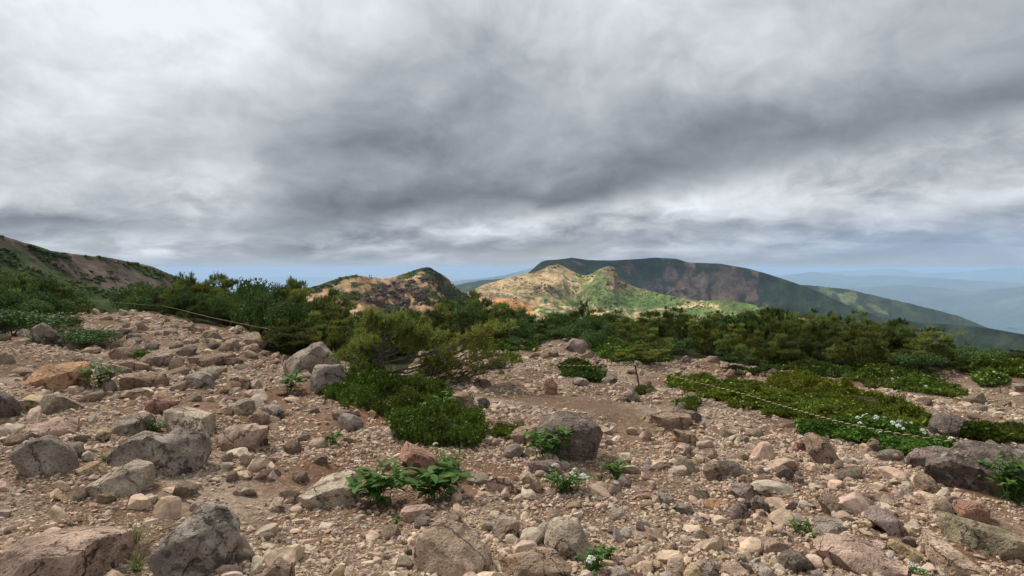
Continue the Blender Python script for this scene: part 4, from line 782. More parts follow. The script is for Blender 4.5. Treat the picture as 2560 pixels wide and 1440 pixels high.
def gen_pine(seed, W=1.4, H=1.0, nl=9, dens=1.0, flag=.10, el=(.15, .9), needle=.062, tuft_n=13, yel=.5, tufts_pad=20, trunk=None):
    g = np.random.default_rng(seed); wood = MB(); nd = MB(); TP = []; TD = []; TC = []
    starts = []
    if trunk is not None:
        tp = np.array(trunk, float); wood.tube(tp, np.linspace(.035, .008, len(tp)), 6)
        for k in range(nl):
            f = g.uniform(.12, .98); i = f*(len(tp)-1); i0 = int(i); p = tp[i0]*(1-i+i0)+tp[min(i0+1, len(tp)-1)]*(i-i0)
            starts.append((p, f))
    else: starts = [(np.array([g.normal()*.06*W, g.normal()*.06*W, .02]), 0) for k in range(nl)]
    for k, (p, f) in enumerate(starts):
        a = 2*math.pi*(k+g.uniform(-.3, .3))/len(starts)*(1 if trunk is None else 2.4); e = g.uniform(*el)
        d = np.array([math.cos(a)*math.cos(e), math.sin(a)*math.cos(e), math.sin(e)])
        L = (W*.5*math.cos(e)+H*math.sin(e))*g.uniform(.75, 1.1)*(1 if trunk is None else (1.0-.65*f))
        pts = limb(g, p, d, L, 8, .05+.05*g.random(), (flag, 0, 0), .10)
        pts[:, 2] = np.maximum(pts[:, 2], .03)
        wood.tube(pts, np.linspace(.022 if trunk is None else .014, .005, len(pts)), 4)
        npad = int((5 if trunk is None else 3)*dens+g.random())
        for j in range(npad):
            f2 = (g.uniform(.35, 1.0) if j else 1.0); i = f2*(len(pts)-1); i0 = min(int(i), len(pts)-2); q = pts[i0]+(pts[i0+1]-pts[i0])*(i-i0)
            dd = unit(pts[i0+1]-pts[i0])+g.normal(size=3)*np.array([.6, .6, .3])
            sub = limb(g, q, dd, L*g.uniform(.12, .34), 4, .16, (flag*.8, 0, 0), .16)
            wood.tube(sub, np.linspace(.006, .003, len(sub)), 3)
            pr = g.uniform(.11, .20)*(1 if trunk is None else .6); nt = int(tufts_pad*(pr/.15)**2); y0 = np.clip(yel+g.normal()*.18, 0, 1); v0 = g.uniform(.5, 1.5)
            U = unit(g.normal(size=(nt, 3)))*np.cbrt(g.random((nt, 1))); U[:, 2] = np.where(U[:, 2] < 0, U[:, 2]*.45, U[:, 2])
            TP += list(sub[-1]+U*pr*np.array([1.25, 1.05, .40])+np.stack([.25*pr*U[:, 2], 0*U[:, 0], 0*U[:, 0]], -1))
            TD += list(unit(U*np.array([.7, .7, .4])+np.array([flag*2.2, 0, .75])+g.normal(size=(nt, 3))*.25))
            for s_ in range(nt):
                y = np.clip(y0+g.normal()*.12, 0, 1); v = v0*g.uniform(.85, 1.15); TC.append(np.array([.80+.55*y, .98+.22*y, .95-.1*y])*v)
    TP = np.array(TP); TD = np.array(TD); TC = np.array(TC)
    tufts(nd, TP, TD, g, tuft_n, needle, .019, .8, TC)
    VV = np.concatenate(nd.v); return nd.mesh('needles', M_PINE, True), wood.mesh('branches', M_WOOD), (float(np.percentile(np.hypot(VV[:, 0], VV[:, 1]), 93)*2), float(np.percentile(VV[:, 2], 98.5)))
def gen_broad(seed, W=1.2, H=.8, n=1500, ls=.055, pointed=True):
    g = np.random.default_rng(seed); nd = MB(); wood = MB()
    lobes = [(g.normal(size=3)*np.array([W*.22, W*.22, H*.12])+np.array([0, 0, H*.55]), g.uniform(.22, .42)*W) for k in range(9)]
    P = []; Nn = []
    for k in range(n):
        c, r = lobes[g.integers(len(lobes))]; u = unit(g.normal(size=3)); u[2] = abs(u[2])*1.1-.25; u = unit(u)
        P.append(c+u*r*np.array([1, 1, .75*H/W*1.3])*g.uniform(.55, 1.05)); Nn.append(u)
    P = np.array(P); P[:, 2] = np.maximum(P[:, 2], .03); Nn = unit(np.array(Nn)+g.normal(size=(n, 3))*.6+np.array([0, 0, .5]))
    leaves(nd, P, Nn, g, ls)
    for c, r in lobes: wood.tube(limb(g, (g.normal()*.04, g.normal()*.04, 0), c+np.array([0, 0, .05]), np.linalg.norm(c), 5, .02, (0, 0, 0), .1), np.linspace(.016, .005, 6), 4)
    VV = np.concatenate(nd.v); return nd.mesh('leaves', M_BROAD), wood.mesh('stems', M_WOOD), (float(np.percentile(np.hypot(VV[:, 0], VV[:, 1]), 93)*2), float(np.percentile(VV[:, 2], 98.5)))
def leaves(mb, P, N, g, ls, col=None, w=.42):
    n = len(P); t = unit(np.cross(N, unit(g.normal(size=(n, 3))))); b_ = np.cross(N, t); L = ls*g.uniform(.7, 1.3, size=(n, 1))
    V = np.stack([P-t*L*.5, P+b_*L*w+N*L*.12, P+t*L*.6-N*L*.12, P-b_*L*w+N*L*.12], 1).reshape(-1, 3)
    i = np.arange(n)[:, None]*4; T = np.concatenate([i+np.array([[0, 1, 2]]), i+np.array([[0, 2, 3]])])
    mb.tris(V, T, (1, 1, 1) if col is None else np.repeat(col, 4, axis=0))
def thing(name, label, cat, loc, group=None, rz=0, sc=None):
    e = bpy.data.objects.new(name, None); COL.objects.link(e); e.empty_display_size = .1; e.location = loc; e.rotation_euler = (0, 0, rz)
    if sc is not None: e.scale = sc if hasattr(sc, '__len__') else (sc, sc, sc)
    return tag(e, label, cat, group)

# ---------------------------------------------------------------- dwarf pine and scrub thicket
PINE = []
for s_ in range(9):
    r_ = np.random.default_rng(50+s_)
    PINE.append(gen_pine(100+s_, 1.5, .95, 11, 1.15, .07+.05*(s_ % 3), (.1, 1.0), .082, 12, (.0, .25, .45, .7)[s_ % 4]))
PINE_UP = [gen_pine(140+k, .7, .8, 22, .7, .02, (.25, .7), .06, 12, .2, trunk=[(0, 0, 0), (.01, 0, .3), (-.01, .01, .6), (.0, 0, .85), (.01, 0, 1.05)]) for k in range(3)]
BROAD = [gen_broad(160+k, 1.2, .85, 1700, .062) for k in range(5)]
SKYT = lerp_tab([(-300, 690), (0, 690), (100, 700), (200, 738), (300, 722), (400, 716), (470, 706), (545, 712), (600, 714), (640, 705), (700, 722), (740, 722), (780, 738), (850, 758), (930, 782), (1000, 782), (1060, 765), (1120, 748),
                 (1190, 740), (1250, 762), (1330, 787), (1420, 780), (1460, 772), (1520, 787), (1600, 790), (1660, 778), (1720, 782), (1800, 790), (1880, 778), (1950, 787), (2050, 800), (2120, 792),
                 (2200, 808), (2290, 832), (2350, 848), (2420, 868), (2480, 882), (2560, 892), (2900, 915)])
LAND = [(-300, 190, 'left of the stony trail'), (190, 420, 'behind the far rope span'), (420, 700, 'behind the near rope span'), (700, 1000, 'behind the peaked grey boulder'), (1000, 1340, 'behind the windswept pine'),
        (1340, 1600, 'around the lichened grey outcrop'), (1600, 1900, 'behind the iron post'), (1900, 2150, 'behind the long heath bed'), (2150, 2420, 'at right end of thicket'), (2420, 2900, 'at right photo edge')]
def where(px):
    for a, b_, s_ in LAND:
        if a <= px < b_: return s_
    return 'in the thicket'
def put_shrub(meshes, name, label, cat, group, loc, rz, sc, crown, woodn):
    e = thing(name, label, cat, loc, group, rz, sc)
    add(crown, meshes[0], e)
    if meshes[1] is not None: add(woodn, meshes[1], e)
    return e
g = np.random.default_rng(23); NPINE = 0
THK = []
def thicket():
    global NPINE
    for li, mult in enumerate((1.04, 1.14, 1.27, 1.45, 1.7)):
        px = -260+g.uniform(0, 30)
        while px < 2800:
            step = (66, 62, 58, 56, 54)[li]
            p = px+g.uniform(-14, 14); px += step*g.uniform(.85, 1.15)
            if 850 < p < 1040 and li == 0: continue
            G = hit(p, float(FRONT(p))); dG = math.hypot(G[0], G[1]); D = min(dG*mult*g.uniform(.97, 1.06), 62)
            v = ray(p, 700); hl = math.hypot(v[0], v[1]); x, y = v[0]/hl*D, v[1]/hl*D; zg = gh1(x, y)
            sp = float(SKYT(p)); top_py = sp+g.uniform(-9, 14)
            if li < 2: top_py += (float(FRONT(p))-sp)*(.30, .14)[li]*g.uniform(.6, 1.3)
            rt = ray(p, top_py); zt = CAM_Z+D*rt[2]/math.hypot(rt[0], rt[1]); h = zt-zg
            if h < .05: continue
            h = max(h, .32)
            h = min(h, 2.6)
            broad = g.random() < np.interp(p, [0, 250, 600, 700, 1300, 1450, 1600, 2100, 2500], [.6, .3, .25, .1, .08, .35, .12, .08, .3])
            wd = max(.75, h*1.2, 66/F*D*1.25)
            if p < 185 and li == 0: broad = True
            if broad:
                m_ = BROAD[g.integers(5)]; s_ = (wd/m_[2][0], wd/m_[2][0], h/m_[2][1])
                ob = put_shrub(m_, 'broadleaf_shrub', 'low rounded green broadleaf shrub '+where(p), 'shrub', 'broadleaf shrubs '+where(p), (x, y, zg-.05), g.uniform(0, 6.28), s_, 'foliage', 'stems'); pass
            else:
                m_ = PINE[g.integers(9)]; s_ = (wd/m_[2][0], wd/m_[2][0], h/m_[2][1])
                ob = put_shrub(m_, 'dwarf_pine', 'dense olive dwarf pine '+where(p), 'pine', 'dwarf pines '+where(p), (x, y, zg-.05), g.uniform(-.7, .7), s_, 'crown', 'branches')
            NPINE += 1; THK.append((p, li, broad, ob))
thicket()
ORD = ['first', 'second', 'third', 'fourth', 'fifth', 'sixth', 'seventh', 'eighth', 'ninth', 'tenth', 'eleventh', 'twelfth']
cnt = {}
for p, li, broad, ob in sorted(THK, key=lambda t: t[0]):
    key = (where(p), li, bool(broad)); k = cnt.get(key, 0); cnt[key] = k+1
    ob['label'] = '%s in %s row, %s from left, %s' % ('green broadleaf shrub' if broad else 'olive dwarf pine', ('front', 'second', 'third', 'fourth', 'back')[li], ORD[min(k, 11)], where(p))
def at_dist(px, D):
    v = ray(px, 700); hl = math.hypot(v[0], v[1]); x, y = v[0]/hl*D, v[1]/hl*D; return x, y, gh1(x, y)
def pine_at(px, top, base, D, mesh, name, label, wpx, rz=0, cat='pine', crown='crown', woodn='branches', nat=(1.5, 1.0), group=None):
    """a shrub whose foot stands at distance D and whose top reaches a height seen at row `top`"""
    if D is None: G = hit(px, base); D = math.hypot(G[0], G[1])
    x, y, zg = at_dist(px, D); rt = ray(px, top); h = CAM_Z+D*rt[2]/math.hypot(rt[0], rt[1])-zg
    wd = wpx/F*D
    return put_shrub(mesh, name, label, cat, group, (x, y, zg-.03), rz, (wd/mesh[2][0], wd/mesh[2][0], h/mesh[2][1]), crown, woodn)
pine_at(465, 682, None, 24, PINE_UP[0], 'young_pine', 'young pine with forked tip against the left hill skyline', 60, 0, nat=(.75, 1.15))
pine_at(546, 684, None, 25, PINE_UP[1], 'young_pine', 'tallest spiky young pine on the left skyline', 50, .4, nat=(.75, 1.15))
pine_at(518, 700, None, 25, PINE_UP[2], 'young_pine', 'little pine just left of the tallest spiky young pine', 26, .9, nat=(.75, 1.15))
pine_at(735, 696, None, 22, PINE_UP[1], 'young_pine', 'spindly young pine left of the ochre ridge', 52, 2.0, nat=(.75, 1.15))
pine_at(1190, 726, None, 24, PINE_UP[2], 'young_pine', 'dark young pine in front of the orange bare patch', 46, 1.0, nat=(.75, 1.15))
pine_at(1462, 752, None, 27, PINE_UP[0], 'young_pine', 'small young pine in front of the sunlit hill foot', 40, 2.2, nat=(.75, 1.15))
pine_at(2082, 778, None, 16, PINE_UP[0], 'young_pine', 'bent young pine with bare pale stem in right thicket', 34, .2, nat=(.75, 1.15))
pine_at(1940, 768, None, 17, PINE_UP[1], 'young_pine', 'dark young pine tip above the right thicket', 40, .2, nat=(.75, 1.15))
pine_at(632, 698, None, 21, BROAD[0], 'broadleaf_tree', 'light green maple-like crown on the left skyline', 110, 0, 'shrub', 'foliage', 'stems', (1.2, .95))
pine_at(695, 714, None, 21, BROAD[1], 'broadleaf_tree', 'second light green crown right of the maple-like one', 80, 1, 'shrub', 'foliage', 'stems', (1.2, .95))
PWIND = [gen_pine(220+k, 1.1, 1.3, 12, 1.2, .20, (.35, 1.25), .082, 12, .15+.1*k) for k in range(3)]
for k, (px, tp, wp, D_, lb) in enumerate([(1650, 770, 120, 17, 'first tall windswept pine of the right thicket, above the iron post'), (1885, 772, 110, 16, 'windswept pine crest right of the sunlit hill foot'), (2010, 782, 110, 14.5, 'windswept pine crest left of the bent young pine'), (2120, 780, 120, 14, 'windswept pine crest right of the bent young pine'),
                                          (2205, 798, 130, 13.5, 'broad windswept pine before the wooded mountain foot'), (2300, 824, 130, 13, 'last tall windswept pine at the right end of thicket')]):
    pine_at(px, tp, None, D_, PWIND[k % 3], 'windswept_pine', lb, wp, .1*(k % 3), group='tall windswept pines of the right thicket')
PCL = gen_pine(201, 1.5, .9, 12, 1.35, .10, (.25, 1.2), .07, 15, .6)
pine_at(725, 812, 880, None, PCL, 'dwarf_pine', 'yellow-green dwarf pine clump left of the peaked grey boulder', 180, .2, nat=(1.45, 1.02))
pine_at(815, 820, 872, None, PCL, 'dwarf_pine', 'yellow-green dwarf pine right behind the peaked grey boulder', 150, -.3, nat=(1.45, 1.02))
pine_at(770, 818, 862, None, BROAD[2], 'broadleaf_shrub', 'green shrub with white blossoms behind the peaked boulder', 110, .5, 'shrub', 'foliage', 'stems', (1.2, .95))
pine_at(1840, 890, 940, None, PINE[4], 'dwarf_pine', 'low rounded dwarf pine cushion on gravel below the right thicket', 160, .1, nat=(1.4, 1.0))
pine_at(1590, 862, 906, None, PCL, 'dwarf_pine', 'yellowish dwarf pine at the front of the centre scrub', 130, .2, nat=(1.4, 1.0))
pine_at(70, 690, 790, None, PCL, 'dwarf_pine', 'yellow-topped spreading pine at the left edge', 260, .1, nat=(1.4, 1.0))
pine_at(160, 745, 790, None, PCL, 'dwarf_pine', 'spreading pine reaching over the start of the left trail', 170, -.2, nat=(1.4, 1.0))
pine_at(1310, 838, 868, None, BROAD[3], 'broadleaf_shrub', 'low bright green shrub at the trail crest', 110, .1, 'shrub', 'foliage', 'stems', (1.2, .95))
pine_at(180, 818, 868, None, BROAD[4], 'broadleaf_shrub', 'dark green shrub behind the smaller purple boulder', 150, .1, 'shrub', 'foliage', 'stems', (1.2, .95))
pine_at(238, 822, 872, None, BROAD[1], 'broadleaf_shrub', 'bright green shrub at the end of the left bush row', 110, 1.1, 'shrub', 'foliage', 'stems', (1.2, .95))
for px, tp, bs_, wp, lb in [(20, 770, 838, 150, 'glossy dark green shrub at the left photo edge'), (105, 778, 826, 130, 'glossy dark green shrub above the purple boulder'), (150, 790, 822, 90, 'low green shrub between pine and purple boulder')]:
    pine_at(px, tp, bs_, None, BROAD[(px//7) % 5], 'broadleaf_shrub', lb, wp, px, 'shrub', 'foliage', 'stems', (1.2, .95))

# the windswept pine in the middle: leaning trunk, long bare boughs trailing right
def hero_pine():
    G = hit(975, 962); D = math.hypot(G[0], G[1]); rt = ray(975, 700); fx, fy = rt[0]/math.hypot(rt[0], rt[1]), rt[1]/math.hypot(rt[0], rt[1])
    s_ = D/F*np.dot(rt, ray(1280, 720))
    def W(px, py, off=0.0):      # position in the upright plane through the trunk, off metres nearer or farther
        return np.array([(px-975)*s_+fx*off*0, off, (962-py)*s_])
    g = np.random.default_rng(77); wood = MB(); nd = MB(); TP = []; TD = []; TC = []
    def bough(pts, r0, r1, nsub, subL, need, yel, spread=.28, f0=.25):
        pts = np.array(pts); m_ = 14; t = np.linspace(0, len(pts)-1, m_); P = np.stack([np.interp(t, np.arange(len(pts)), pts[:, k]) for k in range(3)], -1)
        P[1:-1] += g.normal(size=(m_-2, 3))*.010; wood.tube(P, np.linspace(r0, r1, m_), 5)
        for j in range(nsub):
            f = g.uniform(f0, 1.0)*(m_-1); i0 = min(int(f), m_-2); q = P[i0]+(P[i0+1]-P[i0])*(f-i0)
            dd = unit(P[i0+1]-P[i0])*.9+g.normal(size=3)*np.array([.35, .8, .28])+np.array([.15, 0, .05])
            sub = limb(g, q, dd, subL*g.uniform(.5, 1.2), 5, .09, (.07, 0, 0), .14); sub[:, 2] = np.maximum(sub[:, 2], .02)
            wood.tube(sub, np.linspace(.0055, .0025, len(sub)), 3)
            for k in range(3):
                h = int(g.integers(1, len(sub)-1)); s2 = limb(g, sub[h], sub[h+1]-sub[h]+g.normal(size=3)*.08, subL*.3, 3, .08, (.05, 0, 0), .2)
                wood.tube(s2, np.linspace(.0035, .002, len(s2)), 3)
                if g.random() < need:
                    for _ in range(2): TP.append(s2[-1]+g.normal(size=3)*.02); TD.append(unit(s2[-1]-s2[-2])+np.array([.1, 0, .7])); TC.append(yc(yel, g))
            if g.random() < need:
                for k in range(3):
                    h = g.uniform(.5, 1.0)*(len(sub)-1); h0 = min(int(h), len(sub)-2); r = sub[h0]+(sub[h0+1]-sub[h0])*(h-h0)
                    TP.append(r+g.normal(size=3)*.02); TD.append(unit(sub[h0+1]-sub[h0])*.7+np.array([.15, 0, .8])+g.normal(size=3)*.25); TC.append(yc(yel, g))
    def yc(yel, g):
        y = np.clip(yel+g.normal()*.2, 0, 1); v = g.uniform(.8, 1.25); return np.array([.80+.50*y, .98+.22*y, .95-.1*y])*v
    trunk = [W(970, 962), W(958, 925, .02), W(952, 895), W(957, 865, -.02), W(962, 835), W(960, 805)]
    t = np.linspace(0, 5, 20); TR_ = np.stack([np.interp(t, np.arange(6), np.array(trunk)[:, k]) for k in range(3)], -1); wood.tube(TR_, np.linspace(.050, .016, 20), 7)
    # crown
    for k in range(15):
        a = g.uniform(0, 6.28); z0 = g.uniform(812, 862) if math.sin(a) > -.25 else g.uniform(806, 826); p = W(958, z0); r = g.uniform(.15, .36)
        q = p+np.array([math.cos(a)*r+.04, math.sin(a)*r, g.uniform(.0, .16)]); q[2] = min(q[2], W(958, 792)[2])
        bough([p, (p+q)/2+np.array([0, 0, .02]), q], .010, .004, 5, .13, .9, .45, f0=.4)
    for k in range(6):      # left side shelf
        p = W(950, g.uniform(870, 905)); q = W(g.uniform(850, 905), g.uniform(862, 900), g.uniform(.0, .45)); bough([p, (p+q)/2+np.array([0, 0, .05]), q], .011, .004, 8, .16, .9, .6)
    # long right boughs: (pixels), foliage amount
    R_ = [([(962, 930), (1020, 925), (1100, 903), (1180, 870), (1235, 838)], .95, .8), ([(960, 905), (1030, 890), (1110, 868), (1190, 845), (1255, 826)], .95, .9), ([(955, 890), (1005, 878), (1060, 862), (1110, 845)], .95, .7),
          ([(965, 945), (1040, 940), (1120, 915), (1200, 890), (1240, 868)], .7, .8), ([(970, 955), (1050, 960), (1130, 940), (1200, 925), (1265, 912)], .12, .7), ([(970, 958), (1050, 968), (1130, 955), (1210, 938), (1250, 925)], .10, .7),
          ([(968, 950), (1040, 950), (1110, 932), (1190, 905), (1230, 890)], .15, .7), ([(975, 960), (1060, 972), (1120, 968), (1180, 960)], .05, .6), ([(950, 885), (990, 868), (1030, 850), (1062, 835)], .95, .8)]
    for pts, need, yel in R_:
        for rep in range(2):
            o = g.uniform(-.15, .45); P = [W(px+g.normal()*6*(k > 0), py+g.normal()*5*(k > 0), o*k/len(pts)) for k, (px, py) in enumerate(pts)]
            bough(P, .016, .004, 13 if need > .5 else 26, .17 if need > .5 else .24, need, yel)
    for k in range(10):      # green base skirt
        p = W(960, 950); q = W(g.uniform(870, 940), g.uniform(925, 952), g.uniform(-.1, .4)); bough([p, (p+q)/2, q], .009, .004, 7, .16, .85, .55)
    tufts(nd, np.array(TP), np.array(TD), g, 10, .058, .0115, .75, np.array(TC)*1.15)
    e = thing('windswept_pine', 'windswept dwarf pine with bare boughs trailing right beside grey boulders', 'pine', (G[0], G[1], G[2]-.01), None, -math.atan2(fx, fy))
    add('crown', nd.mesh('hero_needles', M_PINE, True), e); add('trunk', wood.mesh('hero_wood', M_WOOD), e)
hero_pine()

# ---------------------------------------------------------------- heath mats and beds
FLW = None
def flower_mesh(seed, r=.022):
    g = np.random.default_rng(seed); mb = MB(); n = 26
    a = g.uniform(0, 6.28, n); q = np.sqrt(g.uniform(0, 1, n))*r; P = np.stack([q*np.cos(a), q*np.sin(a), .012*(1-(q/r)**2)+g.uniform(0, .004, n)], -1)
    leaves(mb, P, unit(np.stack([P[:, 0]*20, P[:, 1]*20, np.ones(n)], -1)+g.normal(size=(n, 3))*.3), g, .013, None, .5); return mb
FLOWER = [flower_mesh(k).mesh('blossom', M_FLOWER) for k in range(3)]; FLOWERC = [flower_mesh(k+9).mesh('blossom', M_YELLOWF) for k in range(2)]
def mat_bed(name, label, cat, poly, height, n, hue, seed, leafy=0.0, flowers=0, tall=.07, group=None, fl_px=None):
    g = np.random.default_rng(seed)
    W_ = np.array([hit(x, y) for x, y in poly]); c0 = W_.mean(0); L2 = [(p[0]-c0[0], p[1]-c0[1]) for p in W_]
    xs = np.array([p[0] for p in L2]); ys = np.array([p[1] for p in L2])
    X = g.uniform(xs.min()-.05, xs.max()+.05, n*4); Y = g.uniform(ys.min()-.05, ys.max()+.05, n*4)
    ed = edgedist(X, Y, L2); ins = inpoly(X, Y, L2); wob = .20*fbm(np.stack([X*3+seed, Y*3, 0*X], -1), 4)+g.normal(size=X.shape)*.02
    sd = np.where(ins, ed, -ed)+wob; k = sd > 0; X, Y, sd = X[k][:n], Y[k][:n], sd[k][:n]
    def top(x, y, s_): return height*np.sqrt(np.clip(s_/.28, 0.02, 1))*np.clip(.68+.75*fbm(np.stack([x*3.6+seed, y*3.6, 0*x+2], -1), 3), .2, 1.5)
    Zg = gh(X+c0[0], Y+c0[1])-c0[2]; Zt = Zg+np.maximum(top(X, Y, sd), .01)
    z0 = np.maximum(Zt-tall*.9, Zg)
    e = thing(name, label, cat, tuple(c0), group); mb = MB(); P = np.stack([X, Y, z0], -1)
    tone = fbm(np.stack([X*2.2, Y*2.2, 0*X+seed], -1), 3); brn = smooth(fbm(np.stack([X*1.6+7, Y*1.6, 0*X+seed], -1), 3), .15, .5)[:, None]; col = (np.array(hue)[None, :]*(1+.5*tone[:, None])*g.uniform(.6, 1.4, size=(len(X), 1))); col = (col*(1-brn*.6)+np.array([[1.3, .9, .62]])*brn*.6)*np.array([[1.06, .93, .92]])
    if leafy < 1:
        m_ = len(P); D = unit(np.stack([g.normal(size=m_)*.28+.12, g.normal(size=m_)*.28, np.ones(m_)], -1))
        nl = 11; t = g.uniform(.05, 1, size=(m_, nl, 1)); rnd = unit(g.normal(size=(m_, nl, 3))); dirs = unit(D[:, None, :]*.75+rnd*.75)
        base = P[:, None, :]+D[:, None, :]*tall*t; side = unit(np.cross(dirs, unit(g.normal(size=(m_, nl, 3)))))*.0058; ln = .030*g.uniform(.7, 1.3, size=(m_, nl, 1))
        V = np.stack([base-side, base+side, base+dirs*ln], 2).reshape(-1, 3); mb.tris(V, np.arange(len(V)).reshape(-1, 3), np.repeat(col, nl*3, axis=0))
    if leafy > 0:
        m_ = int(len(P)*leafy*2.2); idx = g.integers(len(P), size=m_); Q = P[idx]+np.stack([g.normal(size=m_)*.03, g.normal(size=m_)*.03, g.uniform(.3, 1.1, m_)*tall], -1)
        leaves(mb, Q, unit(g.normal(size=(m_, 3))*.5+np.array([0, -.1, 1])), g, .038, col[idx]*1.15)
    add('shoots', mb.mesh('shoots', M_HEATH, True), e)
    # woody litter under the shoots
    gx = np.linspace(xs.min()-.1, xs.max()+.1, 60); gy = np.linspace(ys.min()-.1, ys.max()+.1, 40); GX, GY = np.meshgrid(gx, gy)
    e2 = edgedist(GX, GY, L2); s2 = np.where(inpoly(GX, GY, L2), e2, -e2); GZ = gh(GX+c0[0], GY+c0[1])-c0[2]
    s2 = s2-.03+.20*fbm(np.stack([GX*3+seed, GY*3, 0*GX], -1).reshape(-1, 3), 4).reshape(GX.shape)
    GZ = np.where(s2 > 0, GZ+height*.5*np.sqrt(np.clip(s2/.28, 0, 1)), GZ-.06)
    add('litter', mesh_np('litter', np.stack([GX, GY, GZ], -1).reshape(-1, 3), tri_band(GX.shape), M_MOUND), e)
    spots = []
    if fl_px:
        for (fx, fy) in fl_px:
            p = hit(fx, fy, height*.95); spots.append((p[0]-c0[0], p[1]-c0[1], p[2]-c0[2]+.02))
    for k in range(flowers):
        i = g.integers(len(X)); spots.append((X[i], Y[i], Zt[i]+.02))
    for k, p in enumerate(spots):
        o = add('flower_head', FLOWER[k % 3], e, p, g.uniform(0, 6)); o.scale = (.85*g.uniform(.7, 1.3),)*3; o.rotation_euler = (g.normal()*.3+.3, g.normal()*.3, g.uniform(0, 6))
    return e
BEDS = [
 ('heath_mat', 'dark green heath mat spreading below the windswept pine', 'heath', [(820, 990), (850, 968), (900, 950), (1010, 962), (1100, 980), (1150, 1015), (1195, 1065), (1200, 1095), (1170, 1118), (1090, 1118), (1010, 1098), (980, 1060), (920, 1025), (850, 1012)], .22, 8000, (1.05, 1.15, .62), .06, 0, .12, None),
 ('heath_mat', 'small dark heath clump left of the iron post', 'heath', [(1400, 918), (1440, 912), (1500, 928), (1520, 955), (1495, 964), (1420, 942)], .2, 2000, (.8, 1.0, .65), .2, 0, .09, None),
 ('heath_mat', 'long bright green heath bed under the right rope', 'heath', [(1665, 952), (1760, 948), (1860, 962), (1950, 985), (2060, 1010), (2200, 1040), (2300, 1060), (2290, 1075), (2170, 1075), (2000, 1062), (1900, 1028), (1790, 1002)], .12, 8000, (1.5, 1.5, .75), .25, 8, .06, None),
 ('heath_mat', 'yellowish green heath bed behind the right rope bed', 'heath', [(1925, 955), (1960, 946), (2010, 945), (2100, 972), (2220, 1008), (2310, 1035), (2320, 1058), (2200, 1040), (2060, 1008), (1950, 982)], .17, 6000, (1.5, 1.3, .6), .1, 4, .07, None),
 ('flower_bed', 'leafy green bed dotted with white flowers at right rope end', 'flower bed', [(2000, 1064), (2130, 1058), (2250, 1068), (2310, 1085), (2400, 1105), (2330, 1122), (2240, 1146), (2150, 1108), (2020, 1090)], .15, 4200, (.85, 1.25, .8), .8, 0, .07, [(2145, 1050), (2158, 1046), (2166, 1041), (2190, 1049), (2212, 1050), (2245, 1058), (2253, 1060), (2264, 1063), (2278, 1063), (2246, 1070), (2258, 1077), (2306, 1081), (2310, 1089), (2200, 1087), (2378, 1103), (2415, 1106), (2232, 1063), (2150, 1064)]),
 ('heath_mat', 'green bed below the right end of the pine thicket', 'heath', [(2110, 925), (2250, 930), (2330, 948), (2392, 980), (2392, 996), (2300, 987), (2200, 972), (2120, 952)], .16, 3600, (1.0, 1.1, .6), .3, 6, .07, None),
 ('heath_mat', 'low green scrub bed in front of right thicket on gravel', 'heath', [(1905, 912), (2000, 912), (2100, 922), (2150, 940), (2080, 945), (1980, 930), (1910, 925)], .14, 2200, (.9, 1.1, .65), .3, 3, .06, None),
 ('heath_mat', 'dark green strip right of the dark lichened boulder', 'heath', [(2390, 1080), (2450, 1068), (2580, 1078), (2600, 1112), (2480, 1112), (2410, 1106)], .15, 2200, (.9, .95, .5), .1, 0, .06, None),
 ('flower_bed', 'bright green scrub with white flowers at the centre', 'flower bed', [(1480, 868), (1520, 858), (1640, 880), (1680, 905), (1600, 912), (1510, 900)], .22, 3000, (.9, 1.2, .6), .5, 16, .07, None),
 ('flower_bed', 'pale-flowered low bed near the right photo edge', 'flower bed', [(2430, 945), (2470, 935), (2510, 945), (2520, 962), (2450, 966)], .14, 900, (.9, 1.15, .6), .6, 16, .06, None),
 ('heath_mat', 'green mat reaching to the right photo edge', 'heath', [(2390, 922), (2460, 918), (2600, 925), (2620, 945), (2530, 945), (2440, 940)], .18, 2200, (.9, 1.05, .6), .3, 4, .07, None),
 ('heath_mat', 'low green bed at the trail crest under centre scrub', 'heath', [(1200, 868), (1260, 860), (1335, 862), (1345, 874), (1280, 878), (1215, 878)], .14, 1500, (.7, 1.0, .6), .3, 0, .06, None),
 ('heath_mat', 'thin yellow-green plant on gravel by trailing boughs', 'heath', [(1255, 892), (1275, 886), (1298, 896), (1285, 908), (1258, 906)], .08, 350, (1.2, 1.3, .7), .5, 0, .05, None),
 ('heath_mat', 'small green cushion at the foot of the iron post', 'heath', [(1588, 978), (1600, 972), (1618, 976), (1616, 988), (1596, 990)], .07, 300, (1.0, 1.1, .6), .2, 0, .05, None),
 ('heath_mat', 'small green cushion on top right of the layered slab', 'heath', [(1712, 1010), (1730, 1004), (1745, 1014), (1740, 1028), (1718, 1026)], .07, 300, (1.0, 1.1, .7), .3, 0, .05, None),
 ('heath_mat', 'thin weeds at the left of the low brown rock', 'heath', [(1225, 1082), (1250, 1074), (1285, 1078), (1280, 1092), (1235, 1094)], .05, 300, (1.1, 1.1, .6), .4, 0, .04, None),
]
for k, (nm, lb, ct, poly, h, n, hue, leafy, nfl, tall, flp) in enumerate(BEDS):
    mat_bed(nm, lb, ct, poly, h, n, hue, 300+k, leafy, nfl, tall, 'heath and flower beds on the gravel', flp)

